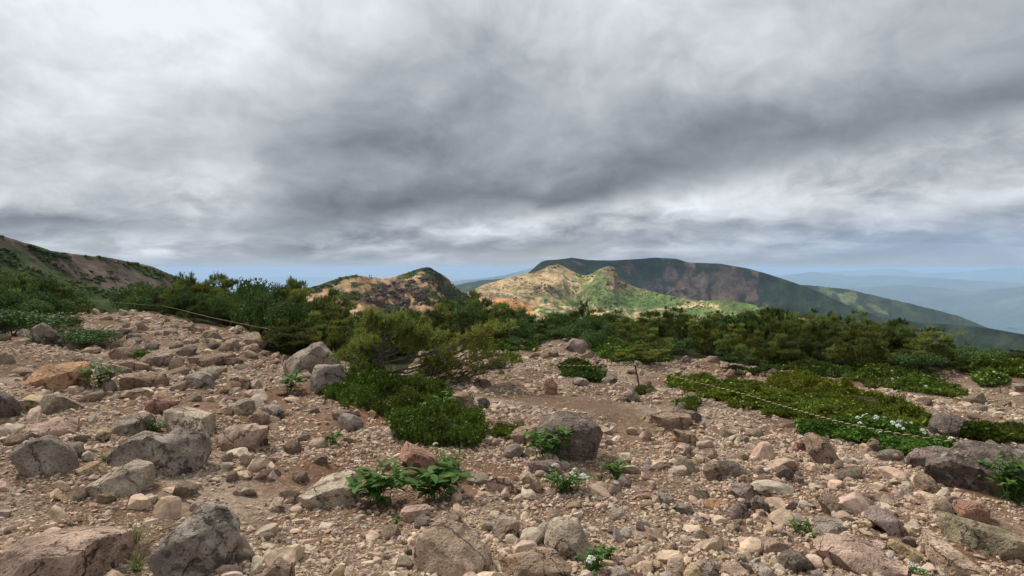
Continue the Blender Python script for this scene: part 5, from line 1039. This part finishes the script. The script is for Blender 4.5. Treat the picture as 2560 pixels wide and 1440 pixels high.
# ---------------------------------------------------------------- leafy plants, each large leaf a piece
def leaf_mesh(seed, asp=.42):
    g = np.random.default_rng(seed); ts = np.array([0, .15, .38, .62, .84, 1.0]); wd = np.array([.02, .30, .5, .43, .24, 0])*asp*2
    V = []; 
    for t, w_ in zip(ts, wd):
        z = -.22*t*t+.05*t; V += [(-w_*.5, t, z+.10*w_), (0, t, z-.02), (w_*.5, t, z+.10*w_)]
    V = np.array(V); V += g.normal(size=V.shape)*.008
    q = tri_band((6, 3)); me = mesh_np('leaf', V, q, M_LEAF, smooth_=True); return me
LEAF = [leaf_mesh(k, a) for k, a in enumerate((.36, .42, .5, .46))]
def leafy_plant(label, px, base, wpx, hpx, lpx, n, seed, flowers=None, cream=False, lean=0.0, mat_=None, group=None):
    g = np.random.default_rng(seed); G = hit(px, base); D = math.hypot(G[0], G[1]); s_ = D/F
    e = thing('leafy_plant', label, 'plant', tuple(G), group); W_, H_, L_ = wpx*s_*.5, hpx*s_, lpx*s_
    n = int(n*1.7); mb = MB(); ns = max(5, n//6); stems = []
    for k in range(ns):
        a = g.uniform(0, 6.28); r = W_*math.sqrt(g.uniform(.05, 1)); tip = np.array([r*math.cos(a)+lean*H_, r*math.sin(a)*.75, H_*g.uniform(.55, 1.0)*(1-.35*(r/W_)**2)])
        b0 = np.array([g.normal()*W_*.22, g.normal()*W_*.2, 0]); t = np.linspace(0, 1, 7)[:, None]; P = b0*(1-t)+tip*t+np.array([0, 0, 1])*(H_*.12*np.sin(t*math.pi)); mb.tube(P, np.linspace(.0032, .0016, 7), 4); stems.append(P)
    add('stems', mb.mesh('stems', M_LEAF), e)
    for k in range(n):
        P = stems[k % ns]; f = 1.0 if k < ns else g.uniform(.12, .98); i = f*6; i0 = min(int(i), 5); p = P[i0]+(P[i0+1]-P[i0])*(i-i0)
        o = add('leaf', LEAF[g.integers(4)], e, tuple(p)); L = L_*1.12*g.uniform(.65, 1.15)*(1-.25*(f > .97)); o.scale = (L, L, L)
        o.rotation_euler = (g.uniform(-.15, .75), g.normal()*.25, g.uniform(0, 6.28))
    for k, (fx, fy) in enumerate(flowers or []):
        v = ray(fx, fy); p = np.array([0, 0, CAM_Z])+v/math.hypot(v[0], v[1])*(D+g.uniform(-.05, .08)); q = p-G
        o = add('flower_head', (FLOWERC if cream else FLOWER)[k % 2], e, tuple(q)); o.rotation_euler = (.35+g.normal()*.2, g.normal()*.2, g.uniform(0, 6)); o.scale = (.9*g.uniform(.8, 1.2),)*3
        st = MB(); t = np.linspace(0, 1, 5)[:, None]; st.tube(np.array([q[0]*.4, q[1]*.4, 0])*(1-t)+q*t, .0018, 3); add('flower_stem', st.mesh('flower_stem', M_LEAF), e)
    return e
leafy_plant('broad-leaved green plant at the right end of the pale wedge boulder', 945, 1262, 120, 125, 46, 46, 1, lean=.05)
leafy_plant('broad-leaved green plant in front of the slanting reddish slab', 1100, 1250, 150, 98, 46, 60, 2)
leafy_plant('small-leaved plant with cream and white flowers above the slanting slab', 1130, 1190, 95, 75, 17, 46, 3, [(1088, 1111), (1100, 1124), (1118, 1131), (1108, 1127), (1132, 1144), (1143, 1130), (1080, 1123), (1153, 1147), (1142, 1165), (1155, 1165), (1097, 1143), (1122, 1138)], True)
leafy_plant('bright green leafy plant in front of the big dark brown boulder', 1368, 1152, 130, 100, 26, 80, 4)
leafy_plant('dense dark green plant with white flower heads by the tilted block', 1412, 1228, 122, 66, 17, 90, 5, [(1378, 1176), (1388, 1164), (1437, 1175), (1443, 1190), (1432, 1185), (1458, 1190), (1470, 1194)])
leafy_plant('small green plant right of the big dark brown boulder', 1538, 1196, 62, 56, 16, 50, 6)
leafy_plant('leafy bush at the blunt end of the orange-tan wedge boulder', 255, 972, 80, 72, 16, 70, 7, [(267, 925), (280, 930)])
leafy_plant('little bush with one white flower among the trail boulders', 355, 905, 58, 36, 13, 40, 8, [(357, 869)])
leafy_plant('green leafy plant left of the grey pitted boulder', 728, 980, 72, 50, 20, 44, 9)
leafy_plant('flowering weed growing from under the pale speckled boulder', 1482, 1432, 110, 72, 22, 46, 10, [(1478, 1399), (1498, 1399), (1470, 1408)])
leafy_plant('taller green weed behind the flowering weed', 1520, 1402, 50, 50, 16, 32, 11)
leafy_plant('tuft of green leaves in the saddle of twin-humped boulder', 388, 1084, 56, 34, 12, 40, 12)
leafy_plant('dark small-leaved bush in front of the giant right boulder', 2540, 1250, 140, 105, 17, 230, 13)
leafy_plant('low creeping weed left of the flat grey slab', 2005, 1330, 70, 34, 14, 30, 14, [(1995, 1313)])
leafy_plant('low weed below the flat grey slab', 2052, 1356, 45, 22, 13, 24, 15)
leafy_plant('tiny weed beside the pink stone at the massive boulder', 990, 1312, 20, 34, 12, 14, 16)
leafy_plant('weed with white flower at the foot of the bottom right slab', 2290, 1448, 40, 30, 14, 22, 17, [(2277, 1411), (2300, 1422)])
leafy_plant('small fern-like weed right of the pale stone', 832, 1116, 46, 42, 14, 30, 18)
leafy_plant('small dark weed beside the twin-humped boulder foot', 268, 1152, 40, 20, 10, 18, 19)
leafy_plant('leafy stems standing over the right end of the dark heath mat', 1115, 1030, 50, 55, 22, 22, 20)

def grass_tuft(label, px, base, hpx, wpx, n, seed):
    g = np.random.default_rng(seed); G = hit(px, base); D = math.hypot(G[0], G[1]); s_ = D/F
    e = thing('grass_tuft', label, 'grass', tuple(G))
    for k in range(n):
        mb = MB(); a = g.uniform(0, 6.28); H_ = hpx*s_*g.uniform(.5, 1.1); R_ = wpx*s_*.5*g.uniform(.2, 1.1); t = np.linspace(0, 1, 7)
        P = np.stack([g.normal()*.012+R_*math.cos(a)*t**1.6, g.normal()*.012+R_*math.sin(a)*t**1.6, H_*(t-.35*t**3)], -1)
        sd_ = np.array([-math.sin(a), math.cos(a), 0]); w_ = .0042*(1-t**2)[:, None]+.0004
        V = np.concatenate([P-sd_*w_, P+sd_*w_]); i = np.arange(6); T = np.concatenate([np.stack([i, i+1, i+8], -1), np.stack([i, i+8, i+7], -1)]); mb.tris(V, T)
        add('blade', mb.mesh('blade', M_GRASS), e)
grass_tuft('tuft of long grass between the two bottom left boulders', 335, 1392, 118, 130, 44, 31)
grass_tuft('dry grass in the gap below the long grass tuft', 345, 1432, 60, 90, 26, 32)
grass_tuft('thin grass hanging under the dark boulder by the bare soil', 1502, 1200, 30, 60, 16, 33)
grass_tuft('wisps of grass at the front of the grey pitted boulder', 800, 985, 40, 60, 26, 34)
grass_tuft('thin dry grass around the mossy grey stone', 855, 1060, 38, 46, 24, 35)

# ---------------------------------------------------------------- ropes, post, hikers
def strand_rope(label, pts, group):
    P = np.array(pts, float); seg = np.concatenate([[0], np.cumsum(np.linalg.norm(np.diff(P, axis=0), axis=1))]); n = int(seg[-1]/.011)
    t = np.linspace(0, seg[-1], n); C = np.stack([np.interp(t, seg, P[:, k]) for k in range(3)], -1)
    ker = np.ones(31)/31; Cs = C.copy()
    for k in range(3): Cs[15:-15, k] = np.convolve(C[:, k], ker, 'valid')
    tg = unit(np.gradient(Cs, axis=0)); s_ = unit(np.cross(tg, np.array([0, 0, 1.]))); u = np.cross(s_, tg); o0 = P[0]
    e = thing('guide_rope', label, 'rope', tuple(o0), group)
    for k, (nm, mt) in enumerate((('yellow_strand', M_ROPEY), ('black_strand', M_ROPEK))):
        a = t*2*math.pi/.075+k*math.pi; Q = Cs+(s_*np.cos(a)[:, None]+u*np.sin(a)[:, None])*.0036-o0
        mb = MB(); mb.tube(Q, .0042, 5); add(nm, mb.mesh(nm, mt, smooth_=True), e)
def at_px(lst): return [hit(x, y, h) for x, y, h in lst]
strand_rope('yellow and black rope sagging along the pines from the far trail end', at_px([(195, 750, .42), (250, 754, .42), (310, 758, .42), (360, 762, .42), (410, 765, .42)]), 'guide ropes')
strand_rope('yellow and black rope running down from the small rope post to the pines', at_px([(410, 765, .42), (460, 777, .38), (520, 792, .36), (580, 805, .35), (630, 815, .36), (680, 824, .38)]), 'guide ropes')
strand_rope('yellow and black rope from the iron post over the heath bed', at_px([(1588, 913, .40), (1640, 930, .33), (1700, 946, .28), (1780, 965, .25), (1860, 985, .23), (1950, 1013, .22), (2040, 1039, .22), (2120, 1060, .22), (2200, 1076, .22), (2280, 1090, .21), (2350, 1100, .2), (2400, 1107, .18)]), 'guide ropes')
strand_rope('faint rope left of the iron post reaching back to the small heath clump', at_px([(1372, 913, .22), (1430, 914, .22), (1500, 915, .26), (1550, 914, .32), (1588, 912, .40)]), 'guide ropes')
def iron_post(label, bx, by, tx, ty, r=.011):
    B = hit(bx, by); D = math.hypot(B[0], B[1]); v = ray(tx, ty); T_ = np.array([0, 0, CAM_Z])+v/math.hypot(v[0], v[1])*D-B
    e = thing('rope_post', label, 'post', tuple(B)); mb = MB(); t = np.linspace(-.25, 1, 8)[:, None]; mb.tube(T_*t, r, 8); add('shaft', mb.mesh('shaft', M_RUST, smooth_=True), e)
    mb = MB(); a = np.linspace(0, 2*math.pi, 13); mb.tube(np.stack([.022*np.cos(a), 0*a, .022*np.sin(a)], -1)+T_+np.array([0, 0, .018]), .005, 5); add('eyelet', mb.mesh('eyelet', M_RUST, smooth_=True), e)
iron_post('thin rusty iron post leaning left on the gravel', 1602, 988, 1588, 914)
iron_post('short rope post at the bend of the left rope', 412, 788, 410, 764)
def hiker(label, px, D_, shirt, seed):
    y0 = float(np.interp(px, [p[0] for p in ridge_sky], [p[1] for p in ridge_sky])); D = D_
    v = ray(px, y0+1.0); C = np.array([0, 0, CAM_Z])+v/math.hypot(v[0], v[1])*D
    J = [(0, 0, .95), (0, 0, 1.15), (0, 0, 1.40), (0, 0, 1.52), (0, -.02, 1.64), (0, -.01, 1.76), (-.20, 0, 1.40), (-.27, .02, 1.12), (-.25, -.10, .90), (.20, 0, 1.40), (.27, .02, 1.12), (.25, -.10, .90), (-.10, 0, .90), (-.12, -.05, .48), (-.12, .03, .08), (-.12, -.12, .03), (.10, 0, .90), (.12, .06, .48), (.12, .08, .08), (.12, -.05, .03), (-.25, -.14, .82), (.25, -.14, .82)]
    E = [(0, 1), (1, 2), (2, 3), (3, 4), (4, 5), (2, 6), (6, 7), (7, 8), (8, 20), (2, 9), (9, 10), (10, 11), (11, 21), (0, 12), (12, 13), (13, 14), (14, 15), (0, 16), (16, 17), (17, 18), (18, 19)]
    Rd = [.16, .15, .17, .065, .10, .07, .07, .05, .04, .07, .05, .04, .10, .075, .05, .045, .10, .075, .05, .045, .035, .035]
    me = bpy.data.meshes.new('person'); me.from_pydata(J, E, []); me.update(); o = add('person', me, None, tuple(C), .4*seed)
    m_ = o.modifiers.new('skin', 'SKIN'); sk = me.skin_vertices[0].data if me.skin_vertices else None
    if sk is None:
        bpy.context.view_layer.objects.active = o; bpy.ops.mesh.customdata_skin_add(); sk = me.skin_vertices[0].data
    for k, r in enumerate(Rd): sk[k].radius = (r, r*.8); sk[k].use_root = (k == 0)
    o.modifiers.new('sub', 'SUBSURF').levels = 1; o.modifiers['sub'].render_levels = 1
    me.materials.append(shirt); tag(o, label, 'person', 'hikers on the ochre ridge')
    mb = MB(); V0, F0 = ico(2); mb.tris(V0*np.array([.16, .11, .24])+np.array([0, .18, 1.22]), F0); add('backpack', mb.mesh('backpack', M_CLOTH2, smooth_=True), o)
M_CLOTH1 = m_plain('dark_clothing', (.035, .040, .055), .9, 8, .2); M_CLOTH2 = m_plain('rucksack', (.05, .05, .07), .9, 8, .2)
hiker('left of two dark-clad hikers standing on the ochre ridge', 924, 398, M_CLOTH1, 1); hiker('right of two dark-clad hikers standing on the ochre ridge', 928, 399, M_CLOTH1, 3)

# ---------------------------------------------------------------- scrub clumps on the slopes (far mass)
def scrub(name, label, V, T, n, size, colour, keep, seed, flat=.6):
    g = np.random.default_rng(seed); R_, C_ = V.shape[:2]; mb = MB(); V0, F0 = ico(2); k = 0; tries = 0
    fr = np.where(T[:, 0] >= 0)[0]
    i = g.integers(fr[0], R_-1, n*6); j = g.integers(0, C_-1, n*6); a = g.random((n*6, 1)); b_ = g.random((n*6, 1))
    P = V[i, j]*(1-a)*(1-b_)+V[i+1, j]*a*(1-b_)+V[i, j+1]*(1-a)*b_+V[i+1, j+1]*a*b_
    qx, qy, _ = project(P); kp = keep(qx, qy, P, g); P = P[kp][:n]; m_ = len(P)
    if m_ == 0: return
    s_ = size*np.exp(g.normal(size=m_)*.4); nv = len(V0); ang = g.uniform(0, 6.28, m_)
    shp = V0[None]*(1+.35*g.normal(size=(m_, nv, 1))*.6)
    X = shp[:, :, 0]*np.cos(ang)[:, None]-shp[:, :, 1]*.8*np.sin(ang)[:, None]; Y = shp[:, :, 0]*np.sin(ang)[:, None]+shp[:, :, 1]*.8*np.cos(ang)[:, None]
    VV = np.stack([X*1.25, Y*1.25, shp[:, :, 2]*flat], -1)*s_[:, None, None]+P[:, None, :]
    col = np.array(colour)[None]*g.uniform(.6, 1.5, size=(m_, 1))*(1+.12*g.normal(size=(m_, 3)))
    Fc = (F0[None]+(np.arange(m_)*nv)[:, None, None]).reshape(-1, 3)
    o = add(name, mesh_np(name, VV.reshape(-1, 3), Fc, M_SCRUB, np.repeat(np.clip(col, .005, 1), nv, axis=0), smooth_=False)); o['kind'] = 'stuff'; o['label'] = label
M_SCRUB = m_vcol('scrub', (.3, 1.2, 5), .5, .3, .6)
def k_left(qx, qy, P, g):
    low = qy > np.interp(qx, [0, 150, 300, 450], [640, 695, 735, 745]); f = fbm(P/9.0, 3); bl = blobs(qx, qy, [(105, 628, 40, 16, .2), (230, 642, 45, 6, .1), (370, 680, 45, 14, .5), (440, 700, 30, 12, .5), (20, 640, 60, 25, .3)], f*.35) > .55
    return (qx > -80) & ((low & (f > -.25)) | bl | ((f > .25) & (g.random(len(qx)) < .4)))
scrub('hillside_scrub', 'dark green scrub patches on the brown gravel slope', VL, TL, 8000, .22, (.060, .080, .030), k_left, 5)
def k_ridge(qx, qy, P, g):
    f = fbm(P/9.0, 3); bl = blobs(qx, qy, [(800, 712, 75, 14, -.35), (870, 690, 38, 7, -.1), (1035, 680, 60, 8, -.4), (1075, 690, 22, 22, .6), (1120, 722, 50, 16, .75), (870, 738, 40, 9, 0), (960, 762, 40, 8, .2), (1150, 752, 60, 28, .5), (1020, 798, 60, 14, .3), (1080, 735, 40, 7, .5)], f*.35) > .5
    return bl | ((f > .35) & (g.random(len(qx)) < .35))
scrub('ridge_scrub', 'green scrub patches on the ochre ridge', VR, TR, 1500, .5, (.062, .074, .032), k_ridge, 6)
def k_lit(qx, qy, P, g): f = fbm(P/30.0, 4); return ((f > -.05) & (qy > 690) | (f > .2)) & ((qx > 1430) | (g.random(len(qx)) < .35))
scrub('lit_hill_scrub', 'light green scrub scattered over the sunlit hill', VT, TT, 9000, .62, (.085, .125, .036), k_lit, 7)
def far_thicket():
    g = np.random.default_rng(88); n = 5200; d = np.exp(g.uniform(math.log(18), math.log(160), n)); s_ = (.35+.0045*d)*g.uniform(.7, 1.3, n); a = g.uniform(-.72, .75, n); X = d*np.sin(a); Y = d*np.cos(a); Z = gh(X, Y); qx, qy, _ = project(np.stack([X, Y, Z], -1))
    fr = np.array([1.5*math.hypot(*hit(p, float(FRONT(p)))[:2]) for p in np.arange(-400, 3000, 50)])[np.clip(((qx+400)/50).astype(int), 0, 67)]
    _, ty, _ = project(np.stack([X, Y, Z+s_*.95], -1)); ok = (d > fr) & (ty > SKYT(qx)+5); X, Y, Z, d, s_ = X[ok], Y[ok], Z[ok], d[ok], s_[ok]; m_ = len(X); k = 46
    U = unit(g.normal(size=(m_, k, 3))); U[:, :, 2] = np.abs(U[:, :, 2]); R_ = g.uniform(.35, 1.0, size=(m_, k, 1))
    P = np.stack([X, Y, Z], -1)[:, None, :]+U*R_*s_[:, None, None]*np.array([1.2, 1.2, .85]); T1 = unit(U+g.normal(size=U.shape)*.8)*s_[:, None, None]*.26; T2 = unit(np.cross(T1, g.normal(size=U.shape)))*s_[:, None, None]*.11
    V = np.stack([P-T2, P+T2, P+T1], 2).reshape(-1, 3); mb = MB(); c = np.repeat(g.uniform(.7, 1.2, size=(m_, 1))*np.array([[.9, .95, .9]]), k*3, axis=0); mb.tris(V, np.arange(len(V)).reshape(-1, 3), c)
    o = add('far_thicket', mb.mesh('far_thicket', M_PINE, True)); o['kind'] = 'stuff'; o['label'] = 'dark mass of dwarf pine falling away behind the front shrubs'
far_thicket()
# crags of the ridge and of the sunlit hill's knobs
def crag(name, label, V, T, n, size, lst, seed, colr):
    def kp(qx, qy, P, g): return blobs(qx, qy, lst, fbm(P/8.0, 3)*.3) > .6
    global M_SCRUB
    keepm = M_SCRUB; M_SCRUB = M_CRAG; scrub(name, label, V, T, n, size, colr, kp, seed, 1.0); M_SCRUB = keepm
M_CRAG = m_vcol('crag_rock', (.25, .9, 3), .5, .5, .8)
crag('ridge_crag', 'dark broken crag on the near face of the ochre ridge', VR, TR, 500, 1.1, [(960, 735, 50, 24, -.1), (1000, 722, 30, 24, .2), (1040, 730, 36, 22, .5), (1000, 758, 40, 24, .3), (920, 748, 24, 12, 0), (1060, 745, 22, 16, .5)], 8, (.115, .082, .060))
crag('knob_crag', 'brown crags on the two knobs of the sunlit hill', VT, TT, 500, 1.6, [(1385, 668, 20, 7, 0), (1345, 722, 26, 12, -.3), (1378, 727, 22, 12, .2), (1525, 682, 22, 20, 0), (1535, 705, 28, 20, .3)], 9, (.17, .12, .075))

# ---------------------------------------------------------------- loose stones: the larger ones singly, the rest as a mass
def gravel_ok(px, py):
    ok = (py > FRONT(px)-2) & (px > -250) & (px < 2810) & (py < 1640)
    for bed in BEDS: ok &= ~inpoly(px, py, bed[3])
    return ok
HC = np.array([h[1] for h in HEROES]); HR_ = np.array([h[2] for h in HEROES])
def clear_of_heroes(X, Y, pad=.8):
    ok = np.ones(len(X), bool)
    for c, r in zip(HC, HR_): ok &= np.hypot(X-c[0], Y-c[1]) > r*pad
    return ok
def cols_for(g, m_, dry=1.0):
    base = np.array([TINT['tan'], TINT['tan'], TINT['pale'], TINT['pink'], TINT['pink'], TINT['grey'], TINT['brown'], TINT['yellow'], TINT['purple']]); i = g.choice(9, m_, p=[.25, .17, .19, .13, .08, .06, .06, .04, .02])
    return i, np.clip(base[i]*g.uniform(.78, 1.2, size=(m_, 1))*(1+.012*g.normal(size=(m_, 3)))*dry, .02, .62)
def scatter_ground(g, n, d0, d1, pw):
    """positions on the gravel; pw steers how strongly they gather near the camera"""
    u = g.random(n); d = (d0**pw+u*(d1**pw-d0**pw))**(1/pw); a = g.uniform(-.80, .80, n); X = d*np.tan(a*.92)*.98; Y = d.copy(); return X, Y
NAMES9 = ['tan', 'tan', 'pale', 'pinkish', 'pinkish', 'grey', 'brown', 'yellowish', 'purple-grey']
STONE_M = []
for k in range(14):
    gk = np.random.default_rng(900+k); V0, F0 = ico(3); V = V0*np.array([gk.uniform(.8, 1.25), gk.uniform(.7, 1.0), gk.uniform(.45, .75)]); V = rough_up(V, 950+k, .06, 1.0, 11)
    STONE_M.append(mesh_np('stone_mesh', V, F0, M_ROCK, None, math.radians(32)))
def single_stones(n):
    g = np.random.default_rng(64); X, Y = scatter_ground(g, 6000, 3.2, 16, 1.2); Z = gh(X, Y); qx, qy, _ = project(np.stack([X, Y, Z], -1))
    ok = gravel_ok(qx, qy) & clear_of_heroes(X, Y, .95) & (qx > 0) & (qx < 2560) & (qy < 1425); X, Y, Z, qx, qy = [a[ok] for a in (X, Y, Z, qx, qy)]
    used = []; c_i, cc = cols_for(g, len(X)); k = 0; hp = np.array([h[3] for h in HEROES])
    for i in range(len(X)):
        if k >= n: break
        if qx[i] > 720 and qy[i] < 1100 and g.random() < .55: continue
        spx = (g.uniform(26, 50) if qy[i] > 1000 else g.uniform(18, 36))*(1.0 if g.random() < .6 else 1.5)*(1.35 if qx[i] < 720 and qy[i] < 1130 else 1.0); d = math.hypot(X[i], Y[i]); s_ = spx/F*d*.5
        if any((X[i]-u[0])**2+(Y[i]-u[1])**2 < (s_+u[2])**2*1.1 for u in used): continue
        used.append((X[i], Y[i], s_)); j = int(np.argmin(np.hypot((hp[:, 0]-qx[i]), (hp[:, 1]-qy[i])*1.6)-np.array([h[4] for h in HEROES])*.3)); ddx = qx[i]-hp[j, 0]; ddy = qy[i]-hp[j, 1]
        rel = ('left of' if ddx < 0 else 'right of') if abs(ddx) > abs(ddy)*1.6 else ('in front of' if ddy > 0 else 'behind')
        ref = HEROES[j][0].split(',')[0]; wds = ref.split()[:9]
        while wds and wds[-1] in ('of', 'the', 'and', 'on', 'in', 'with', 'at', 'by', 'under', 'to', 'its', 'a', 'left', 'right', 'large', 'from', 'beside', 'behind', 'between', 'below', 'above', 'against', 'small', 'big', 'round', 'dark', 'pale', 'tan', 'brown', 'giant', 'flat', 'front', 'twin-humped', 'bottom', 'white', 'grey', 'one'): wds.pop()
        lb = 'small %s stone %s %s' % (NAMES9[c_i[i]], rel, ' '.join(wds))
        o = add('stone', STONE_M[k % 14], None, (X[i], Y[i], Z[i]+s_*.18)); tag(o, lb, 'stone', 'small stones strewn on the gravel'); o.scale = (s_, s_, s_); o.rotation_euler = (g.normal()*.2, g.normal()*.2, g.uniform(0, 6.28))
        c = cc[i]; o.color = (c[0]*1.2, c[1]*1.16, c[2]*1.1, g.uniform(0, .15)); k += 1
    return used
USED = single_stones(190)
same = {}
for o in COL.objects:
    if o.get('group') == 'small stones strewn on the gravel': same.setdefault(o['label'], []).append(o)
for lb, obs in same.items():
    if len(obs) > 1:
        obs.sort(key=lambda o: -o.location.y)
        for k, o in enumerate(obs): o['label'] = (('upper ', 'lower ') if len(obs) == 2 else ('upper ', 'middle ', 'lower ') if len(obs) == 3 else ('highest ', 'upper ', 'lower ', 'lowest '))[min(k, 3)]+lb
def stone_mass(name, label, parts, seed):
    g = np.random.default_rng(seed); VV = []; FF = []; CC = []; off = 0
    for (n, d0, d1, pw, s0, s1, lvl, patch) in parts:
        X, Y = scatter_ground(g, n, d0, d1, pw); Z = gh(X, Y); qx, qy, _ = project(np.stack([X, Y, Z], -1)); ok = gravel_ok(qx, qy) & clear_of_heroes(X, Y, .62)
        if lvl == 3: ok &= ((qx < 760) | ((qx > 1120) & (qy > 1060))) & clear_of_heroes(X, Y, .9)
        if patch is not None: ok &= (fbm(np.stack([X*.9, Y*.9, 0*X+1.5], -1), 3)*1.5+patch > g.uniform(-.5, .5, len(X)))
        X, Y, Z = X[ok], Y[ok], Z[ok]; m_ = len(X); V0, F0 = ico(lvl); nv = len(V0)
        s_ = s0*(s1/s0)**(g.random(m_)**2.1)
        if lvl == 1: shp = V0[None]*(1+.22*g.normal(size=(m_, nv, 1)))
        else:
            lib = np.stack([rough_up(V0*1.0, 700+q, .06, 1.0, 10) for q in range(40 if lvl == 2 else 16)]); shp = lib[g.integers(len(lib), size=m_)]
        ax = np.stack([g.uniform(.8, 1.4, m_), g.uniform(.65, 1.05, m_), g.uniform(.30, .85, m_)], -1); shp = shp*ax[:, None, :]
        q = g.normal(size=(m_, 4))*np.array([1, .22, .22, 1]); q /= np.linalg.norm(q, axis=1)[:, None]; w_, x, y, z = q.T
        Rm = np.stack([1-2*(y*y+z*z), 2*(x*y-z*w_), 2*(x*z+y*w_), 2*(x*y+z*w_), 1-2*(x*x+z*z), 2*(y*z-x*w_), 2*(x*z-y*w_), 2*(y*z+x*w_), 1-2*(x*x+y*y)], -1).reshape(-1, 3, 3)
        P = np.einsum('nij,nkj->nki', Rm, shp)*s_[:, None, None]+np.stack([X, Y, Z+s_*.10], -1)[:, None, :]
        VV.append(P.reshape(-1, 3)); FF.append((F0[None]+(np.arange(m_)*nv)[:, None, None]).reshape(-1, 3)+off); off += m_*nv
        CC.append(np.repeat(cols_for(g, m_, .93)[1]*np.array([[1.02, .99, .95]]), nv, axis=0)); print(name, m_)
    me = mesh_np(name, np.concatenate(VV), np.concatenate(FF), M_STONE, np.concatenate(CC), None, False)
    o = add(name, me); o['kind'] = 'stuff'; o['label'] = label
# n, nearest, farthest, power, smallest and largest half-size, mesh level, patchiness
stone_mass('loose_stones', 'fist-sized loose stones covering the trail', [(3600, 3.0, 9, 1.5, .026, .062, 2, .25), (4200, 7, 18, 1.2, .035, .085, 2, .25), (1600, 14, 34, 1.2, .05, .13, 1, .3), (3000, 3.2, 24, 1.3, .045, .14, 3, None)], 71)
stone_mass('gravel', 'fine pale gravel between the stones', [(52000, 2.9, 6.5, 1.6, .006, .024, 1, .62), (46000, 5.5, 13, 1.5, .009, .034, 1, .62), (9000, 12, 32, 1.2, .02, .05, 1, .4)], 72)

# ---------------------------------------------------------------- haze: the air over the plain
def haze():
    bm = bmesh.new(); bmesh.ops.create_cube(bm, size=1.0); me = bpy.data.meshes.new('haze'); bm.to_mesh(me); bm.free()
    o = add('haze', me, None, (0, 0, 0)); z0, z1 = HAZE_Z; o.scale = (200000, 200000, z1-z0); o.location = (0, 0, (z0+z1)/2); o['kind'] = 'stuff'; o['label'] = 'pale blue haze filling the air over the plain'
    m_ = bpy.data.materials.new('haze'); m_.use_nodes = True; t = NT(m_.node_tree); t.n.clear(); out = t.new('ShaderNodeOutputMaterial'); pv = t.new('ShaderNodeVolumePrincipled')
    pv.inputs['Color'].default_value = HAZE_C+(1,); pv.inputs['Density'].default_value = HAZE_D; pv.inputs['Anisotropy'].default_value = 0.0; t.l.new(pv.outputs[0], out.inputs['Volume']); me.materials.append(m_)
haze()
